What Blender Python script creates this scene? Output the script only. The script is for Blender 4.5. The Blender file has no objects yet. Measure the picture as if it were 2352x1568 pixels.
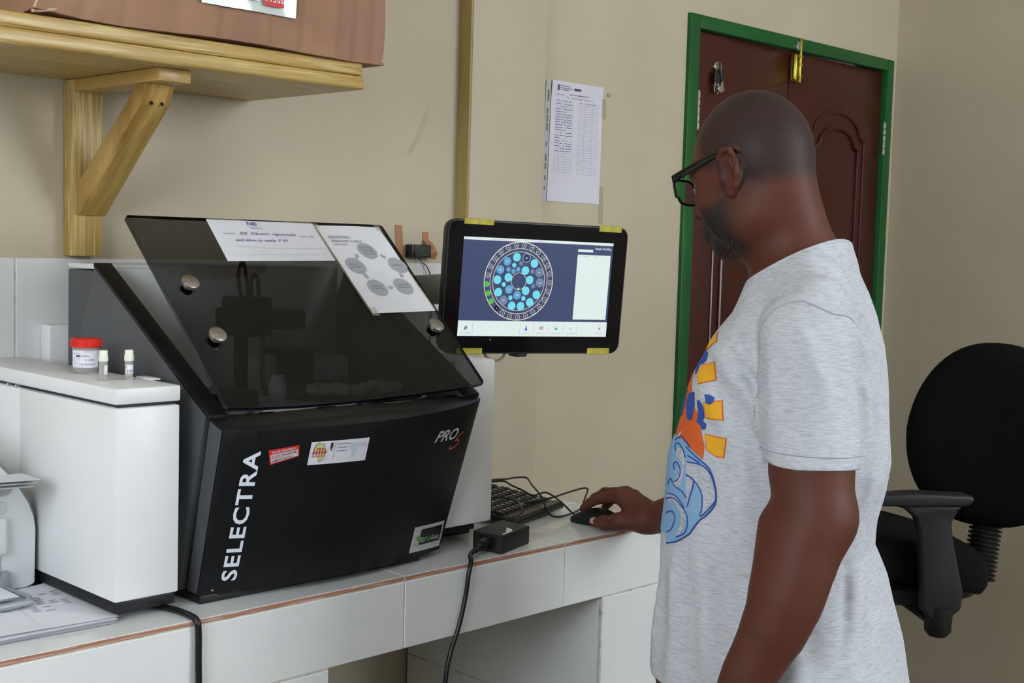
import bpy, bmesh, math, random
import numpy as np
from mathutils import Vector, Matrix
from mathutils.bvhtree import BVHTree
random.seed(7)
SC = bpy.context.scene
COL = SC.collection
R = math.radians

# ---------------------------------------------------------------- camera, world, light, exposure
cam_data = bpy.data.cameras.new('camera'); cam = bpy.data.objects.new('camera', cam_data); COL.objects.link(cam)
cam_data.sensor_width = 36.0; cam_data.lens = 45.998; cam_data.clip_start = 0.05
_r, _d, _f = (0.70417, -0.70949, 0.02841), (-0.03277, -0.07247, -0.99683), (0.70930, 0.70101, -0.07428)
cam.matrix_world = Matrix(((_r[0], -_d[0], -_f[0], 0), (_r[1], -_d[1], -_f[1], 0), (_r[2], -_d[2], -_f[2], 0), (0, 0, 0, 1)))
SC.camera = cam
SC.view_settings.view_transform = 'Standard'
try: SC.view_settings.look = 'None'
except Exception: pass
SC.view_settings.gamma = 1.0
SC.view_settings.use_curve_mapping = False
SC.view_settings.exposure = 0.18
world = bpy.data.worlds.new('world'); SC.world = world; world.use_nodes = True
world.node_tree.nodes['Background'].inputs[0].default_value = (0.80, 0.88, 1.0, 1)
world.node_tree.nodes['Background'].inputs[1].default_value = 1.0

def window_light(name, loc, target, sx, sz, power, color):
    l = bpy.data.lights.new(name, 'AREA'); l.shape = 'RECTANGLE'; l.size = sx; l.size_y = sz; l.energy = power; l.color = color
    o = bpy.data.objects.new(name, l); COL.objects.link(o); o.location = loc
    o.rotation_euler = (Vector(target) - Vector(loc)).to_track_quat('-Z', 'Y').to_euler()
    return o
# daylight entering through the room's three windows (openings built in the walls behind the camera)
window_light('daylight_rear_window', (3.2, -2.46, 0.85), (1.0, 2.0, 0.0), 1.45, 1.4, 78, (0.88, 0.94, 1.0))
window_light('daylight_rear_window.001', (0.4, -2.46, 0.45), (0.4, 0, 0.30), 1.5, 1.25, 8, (0.88, 0.94, 1.0))
window_light('daylight_side_window', (-1.36, 0.5, 0.45), (0.6, 1.6, -0.1), 1.5, 1.25, 40, (0.88, 0.94, 1.0))

# ---------------------------------------------------------------- helpers
ORG = {}
def srgb(r, g, b):
    f = lambda c: (c / 12.92 if c <= 0.04045 else ((c + 0.055) / 1.055) ** 2.4)
    return (f(r / 255), f(g / 255), f(b / 255), 1.0)

def mat(name, col, rough=0.5, metal=0.0, spec=0.5, emit=None, estr=1.0, trans=0.0, ior=1.45, alpha=1.0, coat=0.0):
    m = bpy.data.materials.new(name); m.use_nodes = True
    b = m.node_tree.nodes['Principled BSDF']
    b.inputs['Base Color'].default_value = col
    b.inputs['Roughness'].default_value = rough
    b.inputs['Metallic'].default_value = metal
    b.inputs['Specular IOR Level'].default_value = spec
    b.inputs['Transmission Weight'].default_value = trans
    b.inputs['IOR'].default_value = ior
    b.inputs['Alpha'].default_value = alpha
    b.inputs['Coat Weight'].default_value = coat
    if emit is not None:
        b.inputs['Emission Color'].default_value = emit; b.inputs['Emission Strength'].default_value = estr
    return m

def vary(m, col2, scale=(20, 20, 20), lo=0.35, hi=0.65, detail=4.0, rough=0.55, bump=0.0, bump_scale=None, kind='noise', coord='Object', bdist=0.002):
    """mixes the base colour with a second one by procedural noise and adds fine relief"""
    nt = m.node_tree; N = nt.nodes; L = nt.links; b = N['Principled BSDF']
    tc = N.new('ShaderNodeTexCoord'); mp = N.new('ShaderNodeMapping'); mp.inputs['Scale'].default_value = scale
    L.new(tc.outputs[coord], mp.inputs['Vector'])
    if kind == 'wave':
        t = N.new('ShaderNodeTexWave'); t.inputs['Scale'].default_value = 1.0; t.inputs['Distortion'].default_value = 5.0
        t.inputs['Detail'].default_value = detail; t.inputs['Detail Scale'].default_value = 1.5; out = t.outputs['Fac']
    else:
        t = N.new('ShaderNodeTexNoise'); t.inputs['Scale'].default_value = 1.0; t.inputs['Detail'].default_value = detail
        t.inputs['Roughness'].default_value = rough; out = t.outputs['Fac']
    L.new(mp.outputs['Vector'], t.inputs['Vector'])
    rp = N.new('ShaderNodeValToRGB'); rp.color_ramp.elements[0].position = lo; rp.color_ramp.elements[1].position = hi
    src = b.inputs['Base Color'].links[0].from_socket if b.inputs['Base Color'].links else None
    mx = N.new('ShaderNodeMix'); mx.data_type = 'RGBA'
    L.new(out, rp.inputs['Fac']); L.new(rp.outputs['Color'], mx.inputs[0])
    if src: L.new(src, mx.inputs[6])
    else: mx.inputs[6].default_value = b.inputs['Base Color'].default_value
    mx.inputs[7].default_value = col2
    L.new(mx.outputs[2], b.inputs['Base Color'])
    if bump > 0:
        bp = N.new('ShaderNodeBump'); bp.inputs['Strength'].default_value = bump; bp.inputs['Distance'].default_value = bdist
        if bump_scale:
            mp2 = N.new('ShaderNodeMapping'); mp2.inputs['Scale'].default_value = bump_scale
            L.new(tc.outputs[coord], mp2.inputs['Vector'])
            t2 = N.new('ShaderNodeTexNoise'); t2.inputs['Scale'].default_value = 1.0; t2.inputs['Detail'].default_value = 6.0
            L.new(mp2.outputs['Vector'], t2.inputs['Vector']); out = t2.outputs['Fac']
        L.new(out, bp.inputs['Height'])
        if b.inputs['Normal'].links: L.new(b.inputs['Normal'].links[0].from_socket, bp.inputs['Normal'])
        L.new(bp.outputs['Normal'], b.inputs['Normal'])
    return m

class MB:
    """collects shapes into one mesh"""
    def __init__(s): s.v = []; s.f = []; s.m = []
    def add(s, vs, fs, mi=0):
        o = len(s.v); s.v += [tuple(v) for v in vs]; s.f += [tuple(o + i for i in f) for f in fs]; s.m += [mi] * len(fs); return s
    def bm(s, b, mi=0):
        b.verts.ensure_lookup_table(); b.verts.index_update()
        s.add([v.co[:] for v in b.verts], [[v.index for v in f.verts] for f in b.faces], mi); b.free(); return s
    def box(s, lo, hi, bev=0.0, seg=2, mi=0, rot=None, piv=None):
        b = bmesh.new()
        bmesh.ops.create_cube(b, size=1.0)
        c = [(lo[i] + hi[i]) / 2 for i in range(3)]; d = [abs(hi[i] - lo[i]) for i in range(3)]
        for v in b.verts: v.co = Vector((v.co[0] * d[0], v.co[1] * d[1], v.co[2] * d[2]))
        if bev > 0: bmesh.ops.bevel(b, geom=list(b.edges), offset=min(bev, min(d) * 0.45), segments=seg, profile=0.5, affect='EDGES')
        M = Matrix.Translation(c)
        if rot is not None:
            p = Vector(piv if piv is not None else c)
            M = Matrix.Translation(p) @ rot.to_4x4() @ Matrix.Translation(-p) @ M
        b.transform(M); return s.bm(b, mi)
    def cyl(s, p0, p1, r0, r1=None, n=24, bev=0.0, mi=0, cap=True):
        r1 = r0 if r1 is None else r1
        p0 = Vector(p0); p1 = Vector(p1); h = (p1 - p0).length
        prof = [(0, 0), (r0, 0), (r1, h), (0, h)] if bev == 0 else [(0, 0), (r0 - bev, 0), (r0 - bev * .3, bev * .3), (r0, bev), (r1, h - bev), (r1 - bev * .3, h - bev * .3), (r1 - bev, h), (0, h)]
        if not cap: prof = [(r0, 0), (r1, h)]
        return s.lathe(prof, n, p0, (p1 - p0).normalized(), mi)
    def lathe(s, prof, n=32, origin=(0, 0, 0), axis=(0, 0, 1), mi=0):
        q = Vector((0, 0, 1)).rotation_difference(Vector(axis)).to_matrix(); o = Vector(origin)
        rings = []; vs = []; fs = []
        for r, z in prof:
            if r <= 1e-9: rings.append([len(vs)]); vs.append(o + q @ Vector((0, 0, z)))
            else:
                rings.append(list(range(len(vs), len(vs) + n)))
                for i in range(n):
                    a = 2 * math.pi * i / n; vs.append(o + q @ Vector((r * math.cos(a), r * math.sin(a), z)))
        for a, b in zip(rings, rings[1:]):
            for i in range(n):
                j = (i + 1) % n
                if len(a) == 1 and len(b) == 1: continue
                if len(a) == 1: fs.append((a[0], b[j], b[i]))
                elif len(b) == 1: fs.append((a[i], a[j], b[0]))
                else: fs.append((a[i], a[j], b[j], b[i]))
        return s.add(vs, fs, mi)
    def tube(s, pts, r, n=8, mi=0, sub=6, closed=False):
        pts = [Vector(p) for p in pts]
        if sub > 1 and len(pts) > 2: pts = spline(pts, sub)
        rr = r if isinstance(r, (list, tuple)) else None
        vs = []; fs = []; up = None; N = len(pts)
        for i, p in enumerate(pts):
            t = (pts[min(i + 1, N - 1)] - pts[max(i - 1, 0)]).normalized()
            if up is None: up = t.orthogonal().normalized()
            up = (up - t * up.dot(t)).normalized(); sd = t.cross(up)
            rad = r if rr is None else rr[0] + (rr[-1] - rr[0]) * i / (N - 1)
            for k in range(n):
                a = 2 * math.pi * k / n; vs.append(p + (up * math.cos(a) + sd * math.sin(a)) * rad)
        for i in range(N - 1):
            for k in range(n):
                j = (k + 1) % n; fs.append((i * n + k, i * n + j, (i + 1) * n + j, (i + 1) * n + k))
        fs.append(tuple(range(n))[::-1]); fs.append(tuple((N - 1) * n + k for k in range(n)))
        return s.add(vs, fs, mi)
    def prism(s, poly, lo, hi, axis='x', bev=0.0, mi=0, seg=2):
        """polygon given in the two other axes (order x,y,z), extruded along axis"""
        b = bmesh.new()
        def P(u, v, w): return {'x': (w, u, v), 'y': (u, w, v), 'z': (u, v, w)}[axis]
        a = [b.verts.new(P(u, v, lo)) for u, v in poly]; c = [b.verts.new(P(u, v, hi)) for u, v in poly]
        n = len(poly); b.faces.new(a); b.faces.new(c[::-1])
        for i in range(n): b.faces.new((a[i], c[i], c[(i + 1) % n], a[(i + 1) % n]))
        bmesh.ops.recalc_face_normals(b, faces=b.faces)
        if bev > 0: bmesh.ops.bevel(b, geom=list(b.edges), offset=bev, segments=seg, profile=0.5, affect='EDGES')
        return s.bm(b, mi)
    def sphere(s, c, r, mi=0, u=20, v=12, sc=(1, 1, 1)):
        b = bmesh.new(); bmesh.ops.create_uvsphere(b, u_segments=u, v_segments=v, radius=r)
        for w in b.verts: w.co = Vector((w.co[0] * sc[0] + c[0], w.co[1] * sc[1] + c[1], w.co[2] * sc[2] + c[2]))
        return s.bm(b, mi)
    def grid(s, fn, nu, nv, mi=0, flip=False):
        vs = [fn(i / nu, j / nv) for j in range(nv + 1) for i in range(nu + 1)]; w = nu + 1
        fs = [(j * w + i, j * w + i + 1, (j + 1) * w + i + 1, (j + 1) * w + i) for j in range(nv) for i in range(nu)]
        if flip: fs = [f[::-1] for f in fs]
        return s.add(vs, fs, mi)

def spline(pts, sub):
    out = []; n = len(pts)
    for i in range(n - 1):
        p0, p1, p2, p3 = pts[max(i - 1, 0)], pts[i], pts[i + 1], pts[min(i + 2, n - 1)]
        for k in range(sub):
            t = k / sub
            out.append(0.5 * ((2 * p1) + (p2 - p0) * t + (2 * p0 - 5 * p1 + 4 * p2 - p3) * t * t + (3 * p1 - p0 - 3 * p2 + p3) * t ** 3))
    out.append(pts[-1]); return out

def put(o, parent=None):
    COL.objects.link(o)
    if parent is not None: o.parent = parent
    return o
def tag(o, label=None, cat=None, group=None, kind=None):
    if label: o['label'] = label
    if cat: o['category'] = cat
    if group: o['group'] = group
    if kind: o['kind'] = kind
    return o
def thing(name, loc, label, cat, group=None):
    o = bpy.data.objects.new(name, None); put(o); o.location = loc; o.empty_display_size = 0.05
    ORG[o] = Vector(loc); return tag(o, label, cat, group)
def mesh_from(name, mb, origin, smooth=40):
    me = bpy.data.meshes.new(name)
    me.from_pydata([(v[0] - origin[0], v[1] - origin[1], v[2] - origin[2]) for v in mb.v], [], mb.f)
    me.polygons.foreach_set('material_index', mb.m)
    if smooth: 
        me.polygons.foreach_set('use_smooth', [True] * len(me.polygons)); me.set_sharp_from_angle(angle=R(smooth))
    me.update(); return me
def obj(name, mb, m, parent=None, label=None, cat=None, group=None, kind=None, smooth=40, fix=True):
    if parent is not None: org = ORG[parent]
    else:
        xs = list(zip(*mb.v)); org = Vector(((min(xs[0]) + max(xs[0])) / 2, (min(xs[1]) + max(xs[1])) / 2, min(xs[2])))
    me = mesh_from(name, mb, org, smooth)
    if fix:
        b = bmesh.new(); b.from_mesh(me); bmesh.ops.recalc_face_normals(b, faces=b.faces); b.to_mesh(me); b.free()
    for k in (m if isinstance(m, (list, tuple)) else [m]): me.materials.append(k)
    o = bpy.data.objects.new(name, me); put(o, parent)
    if parent is None: o.location = org
    ORG[o] = Vector(org); return tag(o, label, cat, group, kind)

_TXT = {}
def text2d(s, size, bold=0.0, shear=0.0, align='LEFT', spacing=1.0):
    """flat letters from the built-in font: vertices (u, v) and faces, baseline at v = 0"""
    key = (s, bold, shear, align, spacing)
    if key not in _TXT:
        c = bpy.data.curves.new('lettering', 'FONT'); c.body = s; c.size = 1.0; c.offset = bold; c.shear = shear; c.align_x = align; c.space_character = spacing
        c.resolution_u = 3; c.fill_mode = 'FRONT'
        o = bpy.data.objects.new('lettering', c); COL.objects.link(o)
        dg = bpy.context.evaluated_depsgraph_get(); me = bpy.data.meshes.new_from_object(o.evaluated_get(dg), depsgraph=dg)
        _TXT[key] = ([(v.co[0], v.co[1]) for v in me.vertices], [tuple(p.vertices) for p in me.polygons])
        bpy.data.objects.remove(o); bpy.data.curves.remove(c); bpy.data.meshes.remove(me)
    vs, fs = _TXT[key]; return [(u * size, v * size) for u, v in vs], fs
def ink(mb, shape, fn, mi=0):
    """maps a flat shape through fn(u, v) onto a surface"""
    vs, fs = shape; return mb.add([fn(u, v) for u, v in vs], fs, mi)
def poly2d(pts): return pts, [tuple(range(len(pts)))]
def rect2d(u0, v0, u1, v1): return [(u0, v0), (u1, v0), (u1, v1), (u0, v1)], [(0, 1, 2, 3)]
def grid2d(u0, v0, u1, v1, nu=8, nv=4):
    vs = [(u0 + (u1 - u0) * i / nu, v0 + (v1 - v0) * j / nv) for j in range(nv + 1) for i in range(nu + 1)]; w = nu + 1
    return vs, [(j * w + i, j * w + i + 1, (j + 1) * w + i + 1, (j + 1) * w + i) for j in range(nv) for i in range(nu)]
def disc2d(u, v, ru, rv=None, n=24):
    rv = ru if rv is None else rv
    return poly2d([(u + ru * math.cos(2 * math.pi * i / n), v + rv * math.sin(2 * math.pi * i / n)) for i in range(n)])
def ring2d(u, v, r, w, n=48, asp=1.0):
    vs = []
    for i in range(n):
        a = 2 * math.pi * i / n; vs += [(u + r * math.cos(a), v + asp * r * math.sin(a)), (u + (r - w) * math.cos(a), v + asp * (r - w) * math.sin(a))]
    return vs, [(2 * i, 2 * ((i + 1) % n), 2 * ((i + 1) % n) + 1, 2 * i + 1) for i in range(n)]
def stroke2d(pts, w):
    """ribbon along a polyline with round joins approximated"""
    P = [Vector((p[0], p[1])) for p in pts]; vs = []; fs = []
    for i, p in enumerate(P):
        t = (P[min(i + 1, len(P) - 1)] - P[max(i - 1, 0)]); t = t.normalized() if t.length > 0 else Vector((1, 0)); n = Vector((-t[1], t[0])) * w / 2
        vs += [tuple(p + n), tuple(p - n)]
    for i in range(len(P) - 1): fs.append((2 * i, 2 * i + 1, 2 * i + 3, 2 * i + 2))
    return vs, fs
def smooth2d(pts, sub=6):
    return [(p[0], p[1]) for p in spline([Vector((a, b, 0)) for a, b in pts], sub)]
# ---------------------------------------------------------------- materials
M_wall = vary(mat('beige_wall_paint', srgb(198, 187, 162), 0.55, spec=0.35), srgb(190, 179, 155), (3, 3, 3), 0.3, 0.7, bump=0.12, bump_scale=(60, 60, 60), bdist=0.004)
M_pillar_side = M_wall
M_ceil = vary(mat('white_ceiling_paint', srgb(236, 234, 226), 0.8), srgb(228, 226, 218), (4, 4, 4))
M_floor = vary(mat('grey_floor_tile', srgb(118, 112, 104), 0.35), srgb(100, 95, 88), (8, 8, 8))
M_tile = vary(mat('white_glazed_tile', srgb(232, 233, 232), 0.10, spec=0.5), srgb(224, 226, 226), (5, 5, 5))
M_grout = vary(mat('cream_grout', srgb(206, 202, 190), 0.9), srgb(150, 145, 130), (40, 40, 40), 0.5, 0.75)
M_terra = vary(mat('chipped_terracotta', srgb(172, 118, 94), 0.85), srgb(206, 190, 176), (12, 45, 420), 0.50, 0.66, detail=8, bump=0.4)
M_white = vary(mat('white_powder_coat', srgb(233, 234, 234), 0.35), srgb(229, 230, 230), (6, 6, 6), bump=0.05, bump_scale=(900, 900, 900), bdist=0.0005)
M_black = mat('black_enamel', srgb(27, 28, 31), 0.42, spec=0.45)
M_blackpanel = vary(mat('black_textured_paint', srgb(82, 83, 86), 0.5, spec=0.6), srgb(74, 75, 78), (300, 300, 300), bump=0.15, bump_scale=(900, 900, 900), bdist=0.0006)
M_blackfront = mat('black_satin_front', srgb(20, 21, 24), 0.45, spec=0.3)
M_darkplastic = vary(mat('black_plastic', srgb(26, 26, 28), 0.45), srgb(32, 32, 34), (200, 200, 200))
M_rubber = mat('black_cable_rubber', srgb(20, 20, 22), 0.38)
M_steel = vary(mat('brushed_steel', srgb(190, 182, 174), 0.36, metal=0.9), srgb(160, 153, 146), (4, 300, 300))
M_chrome = mat('chrome', srgb(205, 205, 205), 0.12, metal=1.0)
M_brass = vary(mat('brass', srgb(205, 170, 70), 0.3, metal=1.0), srgb(140, 150, 60), (60, 60, 25))
M_deck = mat('pale_grey_deck', srgb(222, 224, 222), 0.45)
M_lid = bpy.data.materials.new('smoked_acrylic'); M_lid.use_nodes = True
_n = M_lid.node_tree.nodes; _l = M_lid.node_tree.links; _n.remove(_n['Principled BSDF'])
_t = _n.new('ShaderNodeBsdfTransparent'); _t.inputs[0].default_value = (.385, .395, .392, 1)          # tint of one face of the sheet
_g = _n.new('ShaderNodeBsdfGlossy'); _g.inputs['Roughness'].default_value = .04; _g.inputs[0].default_value = (1, 1, 1, 1)
_lw = _n.new('ShaderNodeLayerWeight'); _lw.inputs['Blend'].default_value = .5; _pw = _n.new('ShaderNodeMath'); _pw.operation = 'POWER'; _pw.inputs[1].default_value = 5.0
_ma = _n.new('ShaderNodeMath'); _ma.operation = 'MULTIPLY_ADD'; _ma.inputs[1].default_value = .96; _ma.inputs[2].default_value = .028
_l.new(_lw.outputs['Facing'], _pw.inputs[0]); _l.new(_pw.outputs[0], _ma.inputs[0]); _mx = _n.new('ShaderNodeMixShader')
_l.new(_ma.outputs[0], _mx.inputs[0]); _l.new(_t.outputs[0], _mx.inputs[1]); _l.new(_g.outputs[0], _mx.inputs[2]); _l.new(_mx.outputs[0], _n['Material Output'].inputs[0])
M_wood = vary(mat('varnished_yellow_wood', srgb(196, 166, 98), 0.34), srgb(160, 126, 64), (1.6, 26, 26), 0.30, 0.75, detail=8, bump=0.08)
vary(M_wood, srgb(216, 194, 132), (7, 170, 170), 0.48, 0.72, detail=6)
vary(M_wood, srgb(132, 98, 46), (9, 210, 210), 0.58, 0.78, detail=6)
M_woodv = vary(mat('varnished_yellow_wood_upright', srgb(200, 172, 108), 0.42), srgb(160, 130, 70), (26, 26, 1.6), 0.30, 0.75, detail=8, bump=0.08)
vary(M_woodv, srgb(216, 196, 138), (170, 170, 7), 0.48, 0.72, detail=6)
vary(M_woodv, srgb(134, 102, 52), (210, 210, 9), 0.58, 0.78, detail=6)
M_card = vary(mat('brown_cardboard', srgb(164, 126, 100), 0.8), srgb(152, 114, 90), (5, 5, 5), bump=0.15, bump_scale=(60, 60, 4), bdist=0.002)
M_paper = vary(mat('white_paper', srgb(232, 232, 238), 0.75), srgb(226, 227, 233), (6, 6, 6))
M_ink = mat('grey_print_ink', srgb(120, 120, 128), 0.8)
M_inkd = mat('black_print_ink', srgb(46, 46, 52), 0.8)
M_inkp = mat('violet_pen_ink', srgb(112, 86, 160), 0.8)
M_inkg = mat('pale_grey_print', srgb(176, 177, 182), 0.8)
M_letter = mat('white_lettering', srgb(226, 233, 243), 0.5)
M_orange = mat('orange_lettering', srgb(232, 128, 88), 0.5)
M_red = mat('red_print', srgb(206, 48, 46), 0.5)
M_green_print = mat('green_print', srgb(104, 184, 62), 0.5)
M_khaki = mat('pale_green_map_print', srgb(206, 210, 150), 0.6)
M_khakid = mat('olive_outline_print', srgb(96, 108, 66), 0.6)
M_mint = mat('pale_teal_print', srgb(196, 216, 220), 0.6)
M_green = vary(mat('green_gloss_paint', srgb(18, 92, 38), 0.35), srgb(13, 82, 32), (6, 6, 6))
M_door = vary(mat('red_brown_gloss_paint', srgb(70, 24, 14), 0.30), srgb(61, 20, 12), (5, 5, 3), bump=0.05, bump_scale=(12, 12, 4))
M_yellow = vary(mat('yellow_masking_tape', srgb(198, 186, 70), 0.6), srgb(168, 158, 60), (60, 60, 60))
M_brown_tape = mat('brown_parcel_tape', srgb(176, 124, 86), 0.5)
M_cleartape = mat('clear_sticky_tape', srgb(190, 178, 150), 0.12, alpha=0.35)
M_redplastic = mat('red_plastic', srgb(226, 44, 30), 0.35)
M_milk = mat('frosted_plastic', srgb(236, 236, 232), 0.25, trans=0.75, ior=1.3)
M_clear = mat('clear_plastic', srgb(244, 244, 244), 0.06, trans=1.0, ior=1.2)
M_capwhite = mat('ivory_plastic', srgb(238, 240, 224), 0.4)
M_serum = mat('yellow_serum', srgb(232, 206, 60), 0.2, trans=0.4)
M_fabric = vary(mat('black_upholstery', srgb(15, 15, 16), 0.95, spec=0.15), srgb(21, 21, 22), (500, 500, 500), bump=0.2)
M_lcd = mat('grey_lcd', srgb(52, 56, 54), 0.25)
M_lcd_seg = mat('dark_lcd_segment', srgb(84, 88, 84), 0.3)
M_gold = mat('gold_label', srgb(200, 180, 90), 0.4)
def screen_mat(name, rgb, k=1.0): return mat(name, (0, 0, 0, 1), 0.25, spec=0.3, emit=srgb(*rgb), estr=k)
S_navy = screen_mat('screen_navy', (62, 72, 104)); S_white = screen_mat('screen_white', (212, 224, 222)); S_cream = screen_mat('screen_cream_line', (222, 216, 196))
S_cyan = screen_mat('screen_cyan', (112, 208, 226)); S_blue = screen_mat('screen_blue', (92, 158, 202)); S_slate = screen_mat('screen_slate', (112, 122, 158))
S_deep = screen_mat('screen_deep_blue', (28, 56, 104)); S_green = screen_mat('screen_green', (72, 186, 56)); S_dark = screen_mat('screen_dark', (20, 22, 34))
S_grey = screen_mat('screen_grey_text', (140, 148, 152)); S_red = screen_mat('screen_crimson', (150, 50, 90)); S_iblue = screen_mat('screen_icon_blue', (60, 90, 190)); S_teal = screen_mat('screen_icon_teal', (90, 170, 170))
# ---------------------------------------------------------------- room shell
FZ, CZ, YW, XR, XL, YR = -1.467, 1.85, 2.25, 4.09, -1.42, -2.52
def struct(name, mb, m, label=None): return obj(name, mb, m, label=label, kind='structure', smooth=30)
floor = struct('floor', MB().box((XL - .12, YR - .12, FZ - .1), (XR + .12, YW + .12, FZ)), M_floor, 'grey tiled floor')
struct('ceiling', MB().box((XL - .12, YR - .12, CZ), (XR + .12, YW + .12, CZ + .1)), M_ceil, 'plain white ceiling')
w = MB().box((XL, YW, FZ), (2.93, YW + .12, CZ)).box((2.93, YW, .65), (4.056, YW + .12, CZ)).box((4.056, YW, FZ), (XR, YW + .12, CZ))
w.box((2.081, 2.209, FZ), (2.328, YW, CZ), bev=.004)                         # shallow pier beside the notice
wall_back = struct('wall_back', w, M_wall, 'beige wall with a shallow pier behind the monitor')
struct('trim_1', MB().box((2.0765, 2.212, -.05), (2.0812, 2.2495, CZ)), mat('ochre_pier_side', srgb(172, 150, 96), .7), 'ochre strip down the side of the pier')  # thin plate over the pier's left side face, darker and yellower than the wall
struct('wall_right', MB().box((XR, YR, FZ), (XR + .12, YW + .12, CZ)), M_wall, 'beige wall behind the office chair')
def wall_with_openings(name, axis, at, a0, a1, holes, z0, z1, label):
    m = MB(); cuts = sorted(holes); x = a0
    def bx(p, q, zz0, zz1):
        if axis == 'y': m.box((p, at - .12, zz0), (q, at, zz1))
        else: m.box((at - .12, p, zz0), (at, q, zz1))
    for h0, h1 in cuts:
        bx(x, h0, FZ, CZ); bx(h0, h1, FZ, z0); bx(h0, h1, z1, CZ); x = h1
    bx(x, a1, FZ, CZ)
    return struct(name, m, M_wall, label)
wall_with_openings('wall_rear', 'y', YR, XL - .12, XR + .12, [(-.4, 1.2), (2.4, 4.0)], -.22, 1.60, 'beige wall with two windows')
wall_with_openings('wall_left', 'x', XL, YR, YW, [(-.3, 1.3)], -.22, 1.12, 'beige wall with one window')
M_pane = mat('window_glass', srgb(245, 248, 250), 0.0, trans=1.0, ior=1.01)
M_frame = mat('white_window_frame', srgb(225, 225, 222), 0.4)
def window(i, axis, at, a0, a1, z0, z1):
    def B(m, p, q, u0, u1, t0, t1):
        return m.box((p, at - t1, u0), (q, at - t0, u1)) if axis == 'y' else m.box((at - t1, p, u0), (at - t0, q, u1))
    m = MB(); B(m, a0, a1, z0, z0 + .05, .05, .10); B(m, a0, a1, z1 - .05, z1, .05, .10); mid = (a0 + a1) / 2
    for c in (a0 + .025, mid, a1 - .025): B(m, c - .025, c + .025, z0, z1, .05, .10)
    o = obj('window_%d' % i, m, M_frame, label='white framed window with two panes', kind='structure')
    for p, q in ((a0 + .05, mid - .025), (mid + .025, a1 - .05)): obj('window_pane', B(MB(), p, q, z0 + .05, z1 - .05, .072, .078), M_pane, o)
window(1, 'y', YR, 2.4, 4.0, -.22, 1.60); window(2, 'y', YR, -.4, 1.2, -.22, 1.60); window(3, 'x', XL, -.3, 1.3, -.22, 1.12)

# ---------------------------------------------------------------- green framed double door
d = MB()
d.box((2.93, 2.238, FZ), (2.976, 2.36, .65), bev=.003).box((4.014, 2.238, FZ), (4.056, 2.36, .65), bev=.003).box((2.976, 2.238, .612), (4.014, 2.36, .65), bev=.003)
door = obj('door_1', d, M_green, label='red brown double door in a green painted frame', kind='structure')
MID = 3.452
def arch_panel(x0, x1, z0, z1, rise, n=14):
    """closed outline of a panel with a shallow arched head between two shoulders"""
    sh = (x1 - x0) * .10
    pts = [(x0, z0), (x1, z0), (x1, z1 - rise)]
    for i in range(n + 1):
        a = math.pi * i / n; pts.append(((x0 + x1) / 2 + ((x1 - x0) / 2 - sh) * math.cos(a), z1 - rise * .8 + rise * .8 * math.sin(a)))
    pts.append((x0, z1 - rise)); return pts
def loop3(pts, y): return [(u, y, v) for u, v in pts] + [(pts[0][0], y, pts[0][1])]
for a0, a1 in ((2.979, MID - .002), (MID + .002, 4.011)):
    lf = obj('door_leaf', MB().box((a0, 2.256, FZ + .01), (a1, 2.296, .608), bev=.002), M_door, door)
    for z0, z1, rise in ((-.50, .45, .085), (-1.30, -.62, .0001)):
        p0, p1 = a0 + .115, a1 - .10
        out = arch_panel(p0, p1, z0, z1, rise) if rise > .01 else [(p0, z0), (p1, z0), (p1, z1), (p0, z1)]
        inn = arch_panel(p0 + .04, p1 - .04, z0 + .04, z1 - .05, rise * .8) if rise > .01 else [(p0 + .04, z0 + .04), (p1 - .04, z0 + .04), (p1 - .04, z1 - .04), (p0 + .04, z1 - .04)]
        m = MB(); m.tube(loop3(out, 2.256), .006, 8, sub=1); m.tube(loop3(inn, 2.254), .007, 8, sub=1)
        obj('panel_moulding', m, M_door, lf)
M_hinge = mat('dull_steel_hinge', srgb(150, 146, 140), .45, metal=.7)
for hx, hz in ((2.982, .387), (4.016, .387), (2.982, -1.15), (4.016, -1.15)):
    m = MB()
    for k in range(5): m.cyl((hx, 2.243, hz - .053 + k * .0215), (hx, 2.243, hz - .034 + k * .0215), .0065, n=12, bev=.001)
    m.cyl((hx, 2.243, hz - .055), (hx, 2.243, hz + .056), .0035, n=8)
    obj('door_hinge', m, M_hinge, door)
m = MB().box((3.452, 2.247, .520), (3.486, 2.255, .600), bev=.002).cyl((3.478, 2.236, .515), (3.478, 2.236, .650), .0055, n=12, bev=.001)
m.cyl((3.456, 2.240, .522), (3.456, 2.240, .598), .0085, n=12, bev=.001)
for z in (.53, .565, .59): m.box((3.466, 2.232, z), (3.490, 2.25, z + .009), bev=.001)
obj('door_bolt', m, M_brass, door)
m = MB().box((3.449, 2.228, .612), (3.468, 2.239, .636), bev=.001)
obj('bolt_keeper', m, M_chrome, door)
obj('keyhole_plate', MB().cyl((3.07, 2.2565, .520), (3.07, 2.249, .520), .012, n=20, bev=.001), M_chrome, door)
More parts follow.
